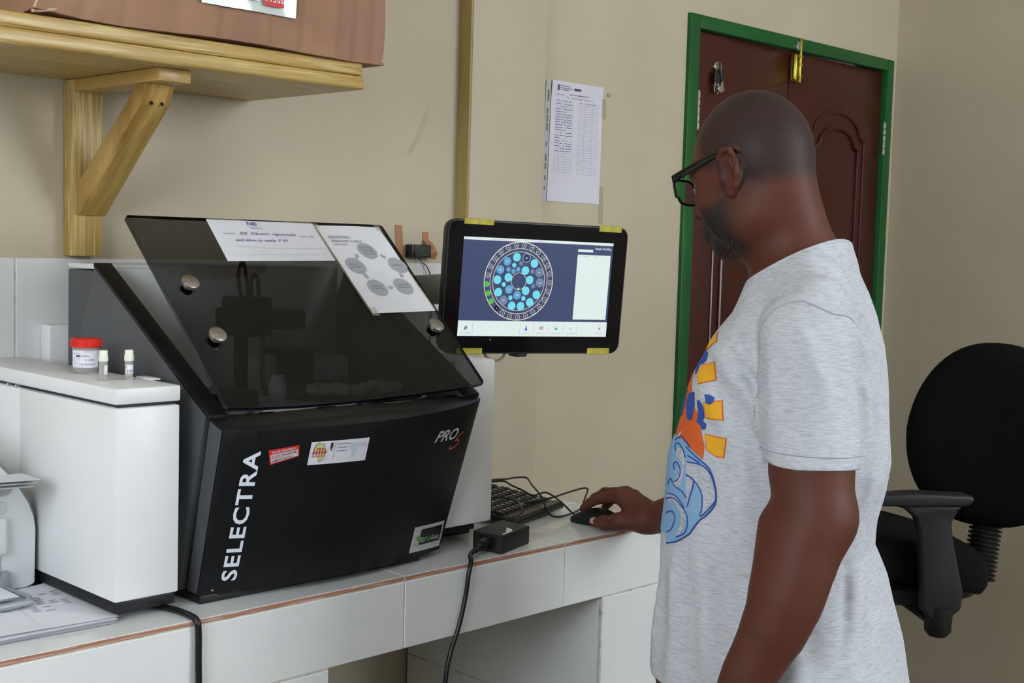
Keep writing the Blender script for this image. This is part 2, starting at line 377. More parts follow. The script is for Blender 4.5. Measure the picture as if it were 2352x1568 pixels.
# keys hanging in the lock
k = thing('key_bunch', (3.07, 2.24, .475), 'bunch of black headed keys hanging from the red brown door', 'keys')
ring = [(3.072 + .014 * math.cos(t), 2.244, .517 + .014 * math.sin(t)) for t in [i * math.pi / 8 for i in range(17)]]
obj('key_ring', MB().tube(ring, .0014, 6, sub=1), M_chrome, k)
for x, z, a in ((3.058, .49, .05), (3.070, .487, -.02), (3.080, .492, -.25)):
    rt = Matrix.Rotation(a, 3, 'Y')
    kh = obj('key_head', MB().box((x - .008, 2.238 - abs(a) * .02, z - .016), (x + .008, 2.246 - abs(a) * .02, z + .018), bev=.003, rot=rt), M_darkplastic, k)
    obj('key_blade', MB().box((x - .004, 2.2415 - abs(a) * .02, z - .045), (x + .004, 2.2435 - abs(a) * .02, z - .014), bev=.0006, rot=rt, piv=(x, 2.242, z)), M_chrome, kh)
obj('key_tag', MB().cyl((3.071, 2.232, .455), (3.071, 2.236, .455), .011, n=18, bev=.001), M_chrome, k)

# ---------------------------------------------------------------- backsplash and tiled bench
def tile(x0, x1, y0, y1, z0, z1, parent, mats=(0, 0), m=None, name='tile'):
    return obj(name, MB().box((x0, y0, z0), (x1, y1, z1), bev=.0012, seg=1), m or M_tile, parent, smooth=0, fix=False)
BZ, BF, BE = -.567, 1.657, 2.147
jx = [XL + .02, -.98, -.58, -.18, .22, .62, 1.02, 1.34, 1.66, 1.975, 2.078]
obj('grout', MB().box((XL + .01, 2.2408, BZ - .13), (2.079, 2.2499, -.0505)), M_grout, wall_back)
for a, b in zip(jx, jx[1:]):
    for z0, z1 in ((-.299, -.049), (BZ + .0005, -.3015)): tile(a + .001, b - .001, 2.240, 2.2495, z0, z1, wall_back)
bench = thing('laboratory_bench', (1.2, 1.95, FZ), 'white tiled masonry bench carrying the analyzer and keyboard', 'bench')
core = MB().box((XL + .01, BF + .0004, -.69), (2.079, 2.239, -.5682)).box((2.079, BF + .0004, -.69), (BE - .0012, 2.207, -.5682))
core.box((1.0772, BF + .0004, FZ), (1.2752, 2.239, -.6901)).box((1.9522, BF + .0004, FZ), (BE - .0012, 2.207, -.6901))
obj('bench_core', core, M_grout, bench)
xs = [-1.387, -.984, -.581, -.178, .225, .628, 1.031, 1.434, 1.837, BE]
ys = [BF, BF + .25, BF + .50, 2.2395]
M_glaze_terra = [M_tile, M_terra]
def top_tile(x0, x1, y0, y1):
    me_b = MB().box((x0, y0, BZ - .0085), (x1, y1, BZ), bev=.0008, seg=1)
    me_b.m = [0] * len(me_b.f)
    for i, f in enumerate(me_b.f):
        zc = sum(me_b.v[j][2] for j in f) / len(f)
        if zc < BZ - .0006: me_b.m[i] = 1
    obj('tile', me_b, M_glaze_terra, bench, smooth=0, fix=False)
for a, b in zip(xs, xs[1:]):
    for c, e in zip(ys, ys[1:]):
        if b == BE and e > 2.2: e = 2.2085
        top_tile(a + .0009, b - .0009, c + (.0009 if c > BF else 0), e - .0009)
    tile(a + .0009, b - .0009, BF - .001, BF + .0075, -.6925, BZ - .0098, bench)                     # apron
obj('edge_mortar', MB().box((XL + .01, BF + .0012, BZ - .0100), (BE - .001, BF + .01, BZ - .008)), M_terra, bench)
zr = [-.695, -.95, -1.2, FZ + .001]
for z1, z0 in zip(zr, zr[1:]):
    tile(1.953, BE, BF - .001, BF + .0075, z0 + .001, z1 - .001, bench)                                # right leg, front
    tile(1.0765, 1.2755, BF - .001, BF + .0075, z0 + .001, z1 - .001, bench)
    for c, e in ((BF + .0085, 2.0575), (2.0585, 2.2395)):
        tile(1.951, 1.9595, c, e, z0 + .001, z1 - .001, bench); tile(1.2685, 1.2765, c, e, z0 + .001, z1 - .001, bench)
        tile(BE - .0075, BE, c, min(e, 2.207), z0 + .001, z1 - .001, bench)
for c, e in ((BF + .0085, 2.0575), (2.0585, 2.207)): tile(BE - .0065, BE, c, e, -.6925, BZ - .0098, bench)
obj('leg_corner_mortar', MB().box((1.949, BF - .0015, FZ), (1.9535, BF + .004, -.697)), M_grout, bench)

# ---------------------------------------------------------------- shelf and cardboard box
shelf = thing('wall_shelf', (.9, 2.24, .295), 'thick varnished yellow wooden shelf on a bracket holding the cardboard box', 'shelf')
SY = 1.887
obj('upper_board', MB().box((-.3, SY + .002, .2952), (1.508, 2.249, .3185), bev=.005, seg=3), M_wood, shelf)
obj('lower_board', MB().box((-.3, SY, .2705), (1.511, 2.249, .2945), bev=.005, seg=3), M_wood, shelf)
obj('bracket_post', MB().box((1.112, 2.212, -.044), (1.172, 2.2495, .270), bev=.003), M_woodv, shelf)
M_woodarm = vary(mat('varnished_yellow_wood_arm', srgb(200, 168, 100), 0.34), srgb(160, 126, 66), (26, 1.6, 26), 0.30, 0.75, detail=8)
obj('bracket_arm', MB().box((1.116, 1.926, .2485), (1.176, 2.249, .2702), bev=.002), M_woodarm, shelf)
M_woodbr = vary(mat('varnished_brace_wood', srgb(192, 158, 86), 0.28), srgb(132, 98, 46), (30, 3, 3), 0.35, 0.70, detail=8)
vary(M_woodbr, srgb(214, 180, 108), (50, 4, 4), 0.5, 0.75)
br = MB().prism([(2.205, .030), (2.225, .030), (2.2245, .075), (2.000, .2485), (1.972, .2485), (1.99, .215)], 1.120, 1.174, 'x', bev=.002)
brace = obj('bracket_brace', br, M_woodbr, shelf)
M_nail = mat('dark_nail', srgb(60, 54, 46), .5, metal=.6)
for x, y, z in ((1.135, 2.196, .046), (1.152, 2.196, .044)): obj('screw_head', MB().cyl((x, y + .010, z), (x, y - .002, z - .0015), .0028, n=10), M_nail, brace)
for x, y, z in ((1.138, 1.995, .224), (1.158, 1.995, .224)): obj('screw_head', MB().cyl((x, y, z), (x, y - .010, z - .008), .0026, n=10), M_nail, brace)

box = thing('cardboard_box', (1.21, 2.03, .319), 'large creased brown cardboard box lying on the wooden shelf', 'box')
rn = random.Random(3)
def crush(u, v):
    x = .905 + (1.545 - .905) * u; z = .3205 + .36 * v
    cr = 0
    for c, wd, am in ((.10, .012, .004), (.20, .01, .003), (.34, .02, .003), (.47, .012, .004), (.60, .01, -.003), (.72, .012, .004), (.82, .018, -.004), (.90, .012, .004), (.96, .01, .003)):
        cr += am * math.exp(-((u - c - .02 * v) / wd) ** 2)
    low = math.exp(-v * 22) * (.005 + .003 * math.sin(u * 14)) 
    dent = .006 * math.exp(-((u - .78) / .12) ** 2 - ((v - .10 - .04 * math.sin(u * 12)) / .05) ** 2)
    return (x - .020 * math.exp(-v * 10) * (1 - u) ** 8 + .0015 * math.sin(9 * v) * u, 1.876 + cr + low + dent, z - .003 * math.sin(u * 9) * math.exp(-v * 12) + .006 * (1 - u) ** 6)
m = MB().grid(crush, 96, 28)
m.grid(lambda u, v: tuple(Vector(crush(0, v)).lerp(Vector((.93, 2.20, .322 + .36 * v)), u)), 6, 28)
m.grid(lambda u, v: tuple(Vector(crush(1, v)).lerp(Vector((1.54, 2.20, .322 + .36 * v)), u)), 6, 28)
m.grid(lambda u, v: tuple(Vector(crush(u, 1)).lerp(Vector((.93 + .61 * u, 2.20, .682)), v)), 96, 4)
m.grid(lambda u, v: tuple(Vector(crush(u, 0)).lerp(Vector((.93 + .61 * u, 2.20, .3215)), v)), 96, 4)
m.add([(.93, 2.20, .3215), (1.54, 2.20, .3215), (1.54, 2.20, .682), (.93, 2.20, .682)], [(0, 1, 2, 3)])
obj('carton', m, M_card, box)
m = MB().tube([crush(0, v / 10) for v in range(11)], .0022, 6, sub=1)
m.tube([(crush(0, 0)[0] + .006 * i, 1.886 + .006 * math.sin(i), .3225 + .001 * i) for i in range(7)], .0025, 6, sub=1)
obj('torn_edge', m, mat('torn_cardboard_edge', srgb(196, 168, 140), .85), box)
obj('bottom_flap', MB().box((1.505, 1.884, .3188), (1.553, 1.96, .3235), bev=.001), M_card, box)
LX0, LX1, LZ0 = 1.160, 1.345, .3735
M_wallet = mat('clear_document_pouch', srgb(205, 216, 212), .12, spec=.7)
lab = obj('document_pouch', MB().grid(lambda u, v: (LX0 + (LX1 - LX0) * u, 1.8705 + .0022 * math.sin(u * 9 + v * 5) * u, LZ0 + .13 * v), 24, 14), M_wallet, box, label='shiny clear plastic pouch stuck on the box')
P = lambda u, v: (u, 1.8658, v)
obj('pouch_sheet', ink(MB(), grid2d(1.215, LZ0 + .017, 1.268, LZ0 + .13, 4, 4), P), M_paper, lab)
P = lambda u, v: (u, 1.8652, v)
obj('red_patch', ink(ink(MB(), grid2d(1.276, LZ0 + .012, 1.316, LZ0 + .036, 4, 2), P), grid2d(1.276, LZ0 + .046, 1.316, LZ0 + .075, 4, 2), P), M_red, lab)
tv, tf = text2d('BREAK', .0185, bold=.012); wd = max(a for a, b in tv)
ts = .038 / wd
P = lambda u, v: (1.315 - u * ts, 1.8646, LZ0 + .034 - v * 1.15)
obj('red_patch_lettering', ink(MB(), (tv, tf), P), M_paper, lab)
m = MB()
for k in range(4): ink(m, rect2d(1.222, LZ0 + .024 + k * .009, 1.262 - .006 * (k % 2), LZ0 + .0265 + k * .009), lambda u, v: (u, 1.8654, v))
obj('pouch_print', m, M_red, lab)
# ---------------------------------------------------------------- chemistry analyzer
an = thing('chemistry_analyzer', (1.35, 1.9, BZ), 'black benchtop analyzer with smoked lid and tall white lettering', 'analyzer')
FTL, FTR, FBL, FBR = Vector((1.072, 1.656, -.287)), Vector((1.628, 1.684, -.279)), Vector((1.077, 1.73, -.555)), Vector((1.582, 1.734, -.555))
def bow_top(s): return .085 * max(0, 4 * s * (1 - s)) ** .85 * (1 + .25 * (.5 - s))
def bow_bot(s): return .037 * 4 * s * (1 - s)
def front(s, t, off=0.0):
    """bowed front panel: s across (0 left), t up (1 top)"""
    a = FTL.lerp(FTR, s); a = a - Vector((0, bow_top(s), 0)); b = FBL.lerp(FBR, s) - Vector((0, bow_bot(s), 0))
    p = b.lerp(a, t)
    if off:
        e = 1e-3; du = front(s + e, t) - front(s - e, t); dv = front(s, t + e) - front(s, t - e)
        p = p + du.cross(dv).normalized() * off
    return p
# front door panel: bowed face, sloping top, side cheeks, hollow behind
NU, NV = 40, 8
m = MB().grid(lambda u, v: front(u, v), NU, NV)
inL, inR = Vector((1.072, 1.692, -.2740)), Vector((1.628, 1.712, -.2740))
top = lambda u, v: front(u, 1).lerp(inL.lerp(inR, u), v)
m.grid(top, NU, 3)
bkB = lambda u: FBL.lerp(FBR, u) + Vector((0, .030, 0))
m.grid(lambda u, v: (inL.lerp(inR, u)).lerp(bkB(u), v), NU, NV)
m.grid(lambda u, v: bkB(u).lerp(front(u, 0), v), NU, 2)
for s in (0, 1): m.grid(lambda u, v: front(s, v).lerp((inL if s == 0 else inR).lerp(bkB(s), 1 - v), u), 2, NV)
ck = []
fp = obj('front_panel', m, M_blackfront, an, smooth=28)
bmf = bmesh.new(); bmf.from_mesh(fp.data); bmesh.ops.remove_doubles(bmf, verts=bmf.verts, dist=.0003)
sharp = [e for e in bmf.edges if len(e.link_faces) == 2 and e.calc_face_angle(0) > R(28)]
bmesh.ops.bevel(bmf, geom=sharp, offset=.0022, segments=2, profile=.5, affect='EDGES')
bmesh.ops.recalc_face_normals(bmf, faces=bmf.faces); bmf.to_mesh(fp.data); bmf.free(); fp.data.set_sharp_from_angle(angle=R(40))
for s in (0, 1):
    sg = -1 if s == 0 else 1; e_ = Vector((.0012 * sg, 0, 0)); bi = Vector((-.004 * sg, 0, 0))
    def cheek(u, v, o): return front(s, .012 + v * .976).lerp((inL if s == 0 else inR).lerp(bkB(s), 1 - (.012 + v * .976)), .05 + .93 * u) + o
    mm = MB().grid(lambda u, v: cheek(u, v, e_), 2, NV).grid(lambda u, v: cheek(u, v, bi), 2, NV)
    obj('panel_cheek', mm, M_blackpanel, an)
side = [(2.040, -.0530), (2.092, -.177), (2.20, -.553), (1.768, -.553), (1.700, -.276), (1.686, -.2725)]
obj('side_panel', MB().prism(side, 1.0655, 1.0975, 'x', bev=.003), M_blackpanel, an)
obj('side_panel', MB().prism([(2.040, -.0515), (2.092, -.177), (2.11, -.29), (1.75, -.29), (1.700, -.278), (1.686, -.2725)], 1.5925, 1.6245, 'x', bev=.003), M_blackpanel, an)
M_rim = mat('black_rim_gloss', srgb(20, 20, 21), .5, spec=.3)
for x0, x1 in ((1.0652, 1.0978), (1.5922, 1.6248)):
    m = MB(); q = [(2.0435, -.0508), (1.684, -.2695)]
    (y0, z0), (y1, z1) = q; n = Vector((0, z1 - z0, -(y1 - y0))).normalized() * .004
    m.prism([(y0, z0), (y1, z1), (y1 + .002, z1 - .008), (y0 + .001, z0 - .008)], x0, x1, 'x', bev=.0015)
    obj('lid_rim', m, M_rim, an)
obj('plinth', MB().box((1.076, 1.722, -.5665), (1.522, 2.15, -.5535), bev=.0015).box((1.48, 1.735, -.556), (1.578, 2.15, -.551), bev=.001), M_black, an)
for x, y in ((1.72, 1.86), (1.72, 2.12), (1.12, 2.12)): obj('foot', MB().box((x - .03, y - .03, -.5669), (x + .03, y + .03, -.526), bev=.003), M_black, an)
wc = MB().box((1.6255, 1.752, -.527), (1.731, 2.17, -.2175), bev=.005)
wc.box((1.588, 1.7525, -.527), (1.64, 2.17, -.300), bev=.004)
obj('right_housing', wc, M_white, an)
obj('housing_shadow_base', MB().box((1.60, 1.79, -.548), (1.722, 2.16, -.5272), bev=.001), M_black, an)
obj('rear_wall', MB().box((1.098, 2.062, -.30), (1.592, 2.072, -.0545), bev=.002).box((1.098, 2.062, -.064), (1.592, 2.20, -.0545), bev=.002), M_deck, an)
obj('rear_housing', MB().box((1.098, 2.0722, -.55), (1.592, 2.20, -.066), bev=.003), M_blackpanel, an)
obj('inner_side_cover', MB().prism([(2.055, -.072), (2.06, -.165), (1.93, -.175), (1.91, -.155)], 1.0985, 1.112, 'x', bev=.002), M_deck, an)
obj('deck', MB().box((1.098, 1.735, -.310), (1.592, 2.061, -.288), bev=.002), M_deck, an)
# reagent rotor, cuvette rotor, probes seen through the lid
tc = Vector((1.44, 1.845, -.288))
m = MB().lathe([(0, .024), (.135, .024), (.139, .020), (.139, 0), (0, 0)], 56, tc); rot = obj('reagent_rotor', m, M_darkplastic, an)
m = MB().lathe([(.150, 0), (.150, .012), (.146, .014), (.142, .012), (.142, 0)], 56, tc); obj('rotor_well', m, M_deck, an)
rn = random.Random(5)
for rad, angs in ((.092, (200, 215, 232, 250, 285, 300, 322)), (.060, (195, 225, 275, 310))):
    for a in angs:
        x, y = tc.x + rad * math.cos(R(a)), tc.y + rad * math.sin(R(a))
        obj('bottle_cap', MB().cyl((x, y, -.265), (x, y, -.253 + .004 * rn.random()), .0135, n=18, bev=.0015), M_deck, rot)
obj('rotor_pin', MB().cyl((tc.x, tc.y, -.266), (tc.x, tc.y, -.242), .005, n=12, bev=.001), M_darkplastic, rot)
c2 = Vector((1.165, 1.795, -.288))
obj('cuvette_rotor', MB().lathe([(0, .016), (.052, .016), (.056, .013), (.056, 0), (0, 0)], 40, c2), M_steel, an)
obj('rotor_cover', MB().lathe([(0, .040), (.050, .040), (.053, .037), (.053, .017), (0, .017)], 40, c2), M_darkplastic, an)
obj('sample_ring', MB().lathe([(0, .014), (.070, .014), (.072, .012), (.072, 0), (0, 0)], 40, (1.275, 1.79, -.288)), M_deck, an)
obj('deck_bottle', MB().lathe([(0, .045), (.011, .045), (.012, .036), (.015, .03), (.015, 0), (0, 0)], 20, (1.276, 1.81, -.275)), M_deck, an)
arm = obj('probe_arm', MB().box((1.275, 1.925, -.175), (1.345, 1.985, -.105), bev=.006).box((1.31, 1.94, -.165), (1.43, 2.06, -.13), bev=.006), M_darkplastic, an)
for x, y, r in ((1.285, 1.945, .006), (1.300, 1.950, .009), (1.345, 1.955, .004)): obj('probe', MB().cyl((x, y, -.300), (x, y, -.150), r, n=14), M_darkplastic if r > .005 else M_chrome, arm)
obj('probe_hose', MB().tube([(1.30, 1.955, -.11), (1.295, 1.96, -.07), (1.31, 1.97, -.045), (1.325, 1.98, -.07), (1.33, 1.98, -.11)], .0035).tube([(1.32, 1.955, -.11), (1.322, 1.96, -.08), (1.335, 1.97, -.068), (1.35, 1.98, -.08), (1.355, 1.985, -.11)], .0035), M_rubber, arm)
obj('wash_station', MB().box((1.36, 1.99, -.300), (1.40, 2.04, -.215), bev=.003).box((1.44, 2.0, -.300), (1.575, 2.05, -.225), bev=.003), M_deck, an)
obj('rotor_tower', MB().box((1.40, 1.975, -.300), (1.475, 2.045, -.205), bev=.003), M_darkplastic, an)

# smoked lid: slab on a 43 degree slope, lower edge bowed
L0 = Vector((1.080, 1.6618, -.2550)); LV = Vector((0, .7314, .6820)); LN = Vector((0, -.6820, .7314))
def lid(u, v, off=0.0): return L0 + Vector((u, 0, 0)) + LV * v + LN * off
LW, LH = .5415, .4160
def low(u): s = u / LW; return .002 - .0125 * (4 * s * (1 - s)) ** .7 * (1 + .5 * (.4 - s)) + .0075 * s
n = 28
out = [(LW * i / n, low(LW * i / n)) for i in range(n + 1)]
out[0] = (0.004, 0.0005); out[-1] = (LW - .004, low(LW)); 
out = [(0.0, .006)] + out + [(LW, low(LW) + .006), (LW, LH - .005), (LW - .005, LH), (.005, LH), (0.0, LH - .005)]
b = bmesh.new(); f0 = [b.verts.new(lid(u, v, -.006)) for u, v in out]; f1 = [b.verts.new(lid(u, v, 0)) for u, v in out]
b.faces.new(f0[::-1]); b.faces.new(f1)
for i in range(len(out)): j = (i + 1) % len(out); b.faces.new((f0[i], f0[j], f1[j], f1[i]))
bmesh.ops.bevel(b, geom=[e for e in b.edges if (e.verts[0] in f1) == (e.verts[1] in f1)], offset=.0008, segments=1, affect='EDGES')
lidp = obj('lid', MB().bm(b), M_lid, an, smooth=25)
# dark edge of the slab
m = MB()
for a, c in zip(out, out[1:] + out[:1]):
    m.add([lid(*a, .0002), lid(*c, .0002), lid(*c, -.0062), lid(*a, -.0062)], [(0, 1, 2, 3)])
M_edge = mat('smoked_acrylic_edge', srgb(22, 26, 34), .25)
b = bmesh.new(); b.from_mesh(mesh_from('lid_edge', m, (0, 0, 0), 0)); bmesh.ops.remove_doubles(b, verts=b.verts, dist=1e-5)
g = bmesh.ops.solidify(b, geom=list(b.faces), thickness=.0008)
obj('lid_edge', MB().bm(b), M_edge, lidp, smooth=25)
for u, v in ((.0466, .2535), (.0447, .1388), (.5060, .1442)):
    o = lid(u, v)
    kb = obj('lid_knob', MB().lathe([(0, .0125), (.0125, .0125), (.0148, .0108), (.0150, .006), (.0138, .0045), (.0085, .0035), (.0085, -.002), (0, -.002)], 36, o, LN), M_steel, lidp)
    obj('knob_spacer', MB().lathe([(0, -.0065), (.010, -.0065), (.010, -.011), (0, -.011)], 28, o, LN), M_black, lidp)
M_grime = mat('glue_residue', srgb(170, 150, 110), .7)

# writing and stickers on the front panel
ti = text2d('SELECTRA', 1.0, bold=.023, spacing=1.14); ulen = max(a for a, b in ti[0]); cap = .73
def sel(u, v):                                      # reads upwards, letters' heads to the left
    a = u / ulen; q = v / cap
    return front(.1055 - .0142 * a - (.0465 - .0075 * a) * q, .0760 + a * .7975 + .004 * q, .0012)
obj('panel_lettering', ink(MB(), ti, sel), M_letter, an, label='tall white lettering up the panel edge')
M_letter2 = M_letter
tp = text2d('PRO', 1.0, bold=.022, shear=.28); pl = max(a for a, b in tp[0])
proF = lambda u, v: front(.7190 + u / pl * .142, .7955 - u / pl * .012 + v / .73 * .073, .0012)
obj('panel_lettering', ink(MB(), tp, proF), M_letter, an, label='white italic lettering near the panel corner')
five = smooth2d([(1.0, .98), (.62, .72), (.40, .50), (.55, .50), (.78, .44), (.80, .30), (.62, .12), (.32, .02), (.10, .03), (.06, .16), (.16, .26)], 8)
fiveF = lambda u, v: front(.8290 + u * .072, .7190 + v * .100 + 0, .0016)
obj('panel_numeral', ink(MB(), stroke2d(five, .075), fiveF), M_orange, an, label='orange flourish numeral five')
def quad_map(q, off):                               # unit square to a sticker's four (s, t) corners: lower left, lower right, upper right, upper left
    def fn(u, v):
        a = (q[0][0] * (1 - u) + q[1][0] * u, q[0][1] * (1 - u) + q[1][1] * u); c = (q[3][0] * (1 - u) + q[2][0] * u, q[3][1] * (1 - u) + q[2][1] * u)
        return front(a[0] * (1 - v) + c[0] * v, a[1] * (1 - v) + c[1] * v, off)
    return fn
def fit(mb, s, u0, u1, v0, h, fn, bold=0.0, shear=0.0):
    """one line of lettering squeezed between u0 and u1, cap height h, on a unit-square map"""
    vs, fs = text2d(s, 1.0, bold, shear); wd = max(a for a, b in vs) or 1
    return ink(mb, ([(u0 + a / wd * (u1 - u0), v0 + b / .73 * h) for a, b in vs], fs), fn)
# red property sticker
q = [(.1238, .7850), (.1985, .8290), (.1905, .8965), (.1115, .8745)]
s1 = obj('property_sticker', ink(MB(), grid2d(0, 0, 1, 1, 8, 4), quad_map(q, .0006)), M_red, an, label='small red and white property sticker')
m = MB(); f = quad_map(q, .0009)
ink(m, grid2d(.04, .40, .96, .66, 6, 1), f); ink(m, grid2d(.04, .09, .96, .36, 6, 1), f)
obj('sticker_field', m, mat('pale_sticker_field', srgb(206, 200, 200), .5), s1)
m = MB(); f = quad_map(q, .0012); fit(m, 'KCCR PROPERTY', .10, .90, .74, .15, f, .01)
obj('sticker_heading', m, M_paper, s1)
m = MB(); fit(m, 'KCCR/TANDREF-M/', .06, .92, .45, .15, f, .005, .15); fit(m, 'EQMNT/LAB/2016', .06, .78, .14, .15, f, .005, .15)
obj('sticker_handwriting', m, M_inkd, s1)
# white project sticker
q = [(.2304, .7683), (.4241, .7610), (.4121, .9038), (.2240, .9088)]
s2 = obj('project_sticker', ink(MB(), grid2d(0, 0, 1, 1, 12, 4), quad_map(q, .0006)), M_paper, an, label='white project sticker with a map of Africa')
f = quad_map(q, .0010); f2 = quad_map(q, .0013); f3 = quad_map(q, .0016)
africa = smooth2d([(.02, .62), (.06, .80), (.17, .95), (.34, .99), (.45, .93), (.60, .93), (.72, .88), (.78, .68), (.86, .55), (.98, .56), (.90, .42), (.76, .28), (.76, .18), (.66, .03), (.50, 0.0), (.44, .10), (.40, .26), (.42, .38), (.34, .48), (.18, .46), (.06, .54), (.02, .62)], 3)
def aff(pts, x0, y0, sx, sy): return [(x0 + a * sx, y0 + b * sy) for a, b in pts]
obj('map_outline', ink(MB(), poly2d(aff(africa, .050, .115, .235, .85)), f), M_khakid, s2)
obj('map_shape', ink(MB(), poly2d(aff(africa, .060, .145, .213, .79)), f2), M_khaki, s2)
m = MB(); fit(m, 'TAKeOFF', .095, .215, .66, .085, f3, .02)
for k in range(5):
    x = .045 + k * .045; h = .20 + .03 * (k % 2)
    ink(m, rect2d(x + .008, .50 + h - .05, x + .022, .50 + h), f3); ink(m, rect2d(x + .006, .45, x + .024, .64), f3)
    ink(m, stroke2d([(x - .004, .50), (x + .015, .60), (x + .034, .52)], .010), f3); ink(m, stroke2d([(x + .002, .34), (x + .015, .48), (x + .030, .34)], .011), f3)
obj('map_lettering', m, M_red, s2)
m = MB()
for k, (a, c) in enumerate(((.20, .29), (.185, .285), (.175, .285), (.17, .285))): ink(m, rect2d(a, .37 - k * .065, c, .385 - k * .065), f3)
obj('sticker_small_print', m, M_inkg, s2)
m = MB()
for ang in range(-80, 81, 20):
    if abs(ang) > 15:
        for sg in (-1, 1): ink(m, stroke2d([(.335, .80), (.335 + sg * .028 * abs(math.sin(R(ang))), .80 + .13 * math.cos(R(ang)) * (1 if ang > 0 else -.8))], .010), f3)
ink(m, disc2d(.335, .80, .012, .10), f3); ink(m, disc2d(.335, .92, .008, .03), f3)
ink(m, stroke2d([(.335, .70), (.325, .60)], .012), f3); ink(m, stroke2d([(.335, .70), (.345, .60)], .012), f3)
obj('eagle_emblem', m, M_inkd, s2)
m = MB(); ink(m, rect2d(.392, .70, .397, .94), f3); obj('sticker_rule', m, M_inkd, s2)
m = MB(); ink(m, rect2d(.392, .22, .397, .70), f3); obj('sticker_rule', m, M_red, s2)
m = MB(); fit(m, 'Federal Ministry', .425, .655, .82, .085, f3); fit(m, 'of Education', .425, .60, .67, .085, f3); fit(m, 'and Research', .425, .615, .52, .085, f3)
obj('sticker_text', m, mat('slate_print', srgb(92, 92, 108), .8), s2)
obj('pale_map_shape', ink(MB(), poly2d(aff(africa, .655, .22, .16, .68)), f2), M_mint, s2)
m = MB(); fit(m, 'Research Networks for', .795, .965, .80, .040, f3); fit(m, 'Health Innovations in', .800, .965, .735, .040, f3); fit(m, 'Sub-Saharan Africa', .820, .965, .670, .040, f3)
obj('sticker_text', m, M_ink, s2)
# maker's plate, corner of the panel
q = [(.8040, .0380), (.9890, .0240), (.9760, .1985), (.7870, .2180)]
s3 = obj('maker_plate', ink(MB(), grid2d(0, 0, 1, 1, 8, 4), quad_map(q, .0007)), mat('silver_sticker', srgb(206, 212, 206), .45), an, label='silver edged maker sticker at the lower corner')
f = quad_map(q, .0011); f2 = quad_map(q, .0015)
obj('plate_field', ink(MB(), grid2d(.235, .245, .945, .865, 8, 2), f), mat('black_sticker_field', srgb(16, 14, 16), .35), s3)
m = MB(); fit(m, 'ELI', .245, .42, .36, .19, f2, .004, .12); fit(m, 'Group', .615, .885, .36, .19, f2, .0, .12); obj('plate_lettering', m, M_letter, s3)
m = MB(); fit(m, 'Tech', .425, .61, .36, .19, f2, .004, .12); hexa = lambda x, y, r: ([(x + r * math.cos(R(60 * k + 30)), y + r * 1.5 * math.sin(R(60 * k + 30))) for k in range(6)], [tuple(range(6))])
ink(m, hexa(.195, .53, .072), f2); ink(m, hexa(.165, .25, .022), f2); obj('plate_lettering', m, M_green_print, s3, label='green lettering and hexagons')
m = MB(); ink(m, hexa(.10, .36, .030), f2); fit(m, 'CLINICAL SYSTEMS', .235, .97, .085, .10, f2); obj('plate_small_lettering', m, mat('pale_blue_print', srgb(176, 196, 208), .5), s3)
for s in (.04, .96): obj('panel_screw', MB().cyl(front(s, .03, .0), front(s, .03, .0015), .0018, n=10), M_chrome, an)

# papers taped to the lid (each could be lifted off)
def lidmap(q, off): 
    return lambda u, v: lid(*[(q[0][k] * (1 - u) + q[1][k] * u) * (1 - v) + (q[3][k] * (1 - u) + q[2][k] * u) * v for k in (0, 1)], off)
q = [(.1467, .3110), (.3755, .3155), (.3760, .4125), (.1500, .4132)]
def wav(u, v): return lidmap(q, .0012 + .0005 * math.sin(u * 17) * math.sin(v * 9 + 1))(u, v) if 0 < v < 1 else lidmap(q, .0010)(u, v)
pn = thing('handwritten_note', lid(.26, .36, .001), 'white note with violet handwriting taped across the lid', 'note')
obj('sheet', MB().grid(wav, 24, 10), M_paper, pn)
f = lidmap(q, .0021)
m = MB(); fit(m, 'NB', .345, .435, .87, .095, f, .006); ink(m, rect2d(.35, .83, .46, .838), f); ink(m, rect2d(.36, .79, .475, .798), f)
fit(m, 'ISE  Diluent  vigorously', .235, .76, .635, .065, f, .004, .2); fit(m, 'and allow to settle  P 59', .165, .645, .47, .065, f, .006, .2)
obj('handwriting', m, M_inkp, pn)
M_fade = mat('faded_pen_ink', srgb(176, 166, 196), .8)
obj('faded_handwriting', fit(MB(), 'Invert', .085, .195, .635, .055, f, .0, .2), M_fade, pn); obj('faded_handwriting', fit(MB(), 'every day', .775, .93, .60, .060, f, .0, .2), M_fade, pn)
m = MB()
ink(m, stroke2d([(.14, .365), (.45, .30), (.97, .315)], .006), f); ink(m, stroke2d([(.02, .15), (.5, .14), (.96, .15)], .005), f); ink(m, stroke2d([(.15, .375), (.42, .16)], .004), f)
obj('paper_crease', m, mat('paper_crease', srgb(204, 202, 200), .8), pn)
for a in ((.01, .985, .30, 1.02), (.70, .985, .98, 1.03), (.985, .05, 1.01, .99)): obj('sticky_tape', ink(MB(), rect2d(*a), f), M_cleartape, pn)
q2 = [(.3855, .1834), (.5355, .1863), (.5290, .4090), (.3780, .4084)]
pf = thing('flow_chart_sheet', lid(.46, .29, .001), 'white flow chart sheet with five grey circles taped to the lid', 'sheet')
obj('sheet', MB().grid(lambda u, v: lidmap(q2, .0012 + .0006 * math.sin(u * 7 + v * 4) * math.sin(v * 15))(u, v), 16, 24), M_paper, pf)
f = lidmap(q2, .0022)
m = MB(); fit(m, 'SELECTRA PRO S', .08, .42, .845, .030, f, .004); fit(m, 'GENERAL STEPS TO USAGE', .08, .56, .800, .026, f, .002); fit(m, '(FLOW CHART)', .09, .30, .763, .020, f)
obj('heading', m, M_ink, pf)
m = MB(); cs = [(.552, .700), (.215, .525), (.885, .530), (.325, .275), (.745, .285)]
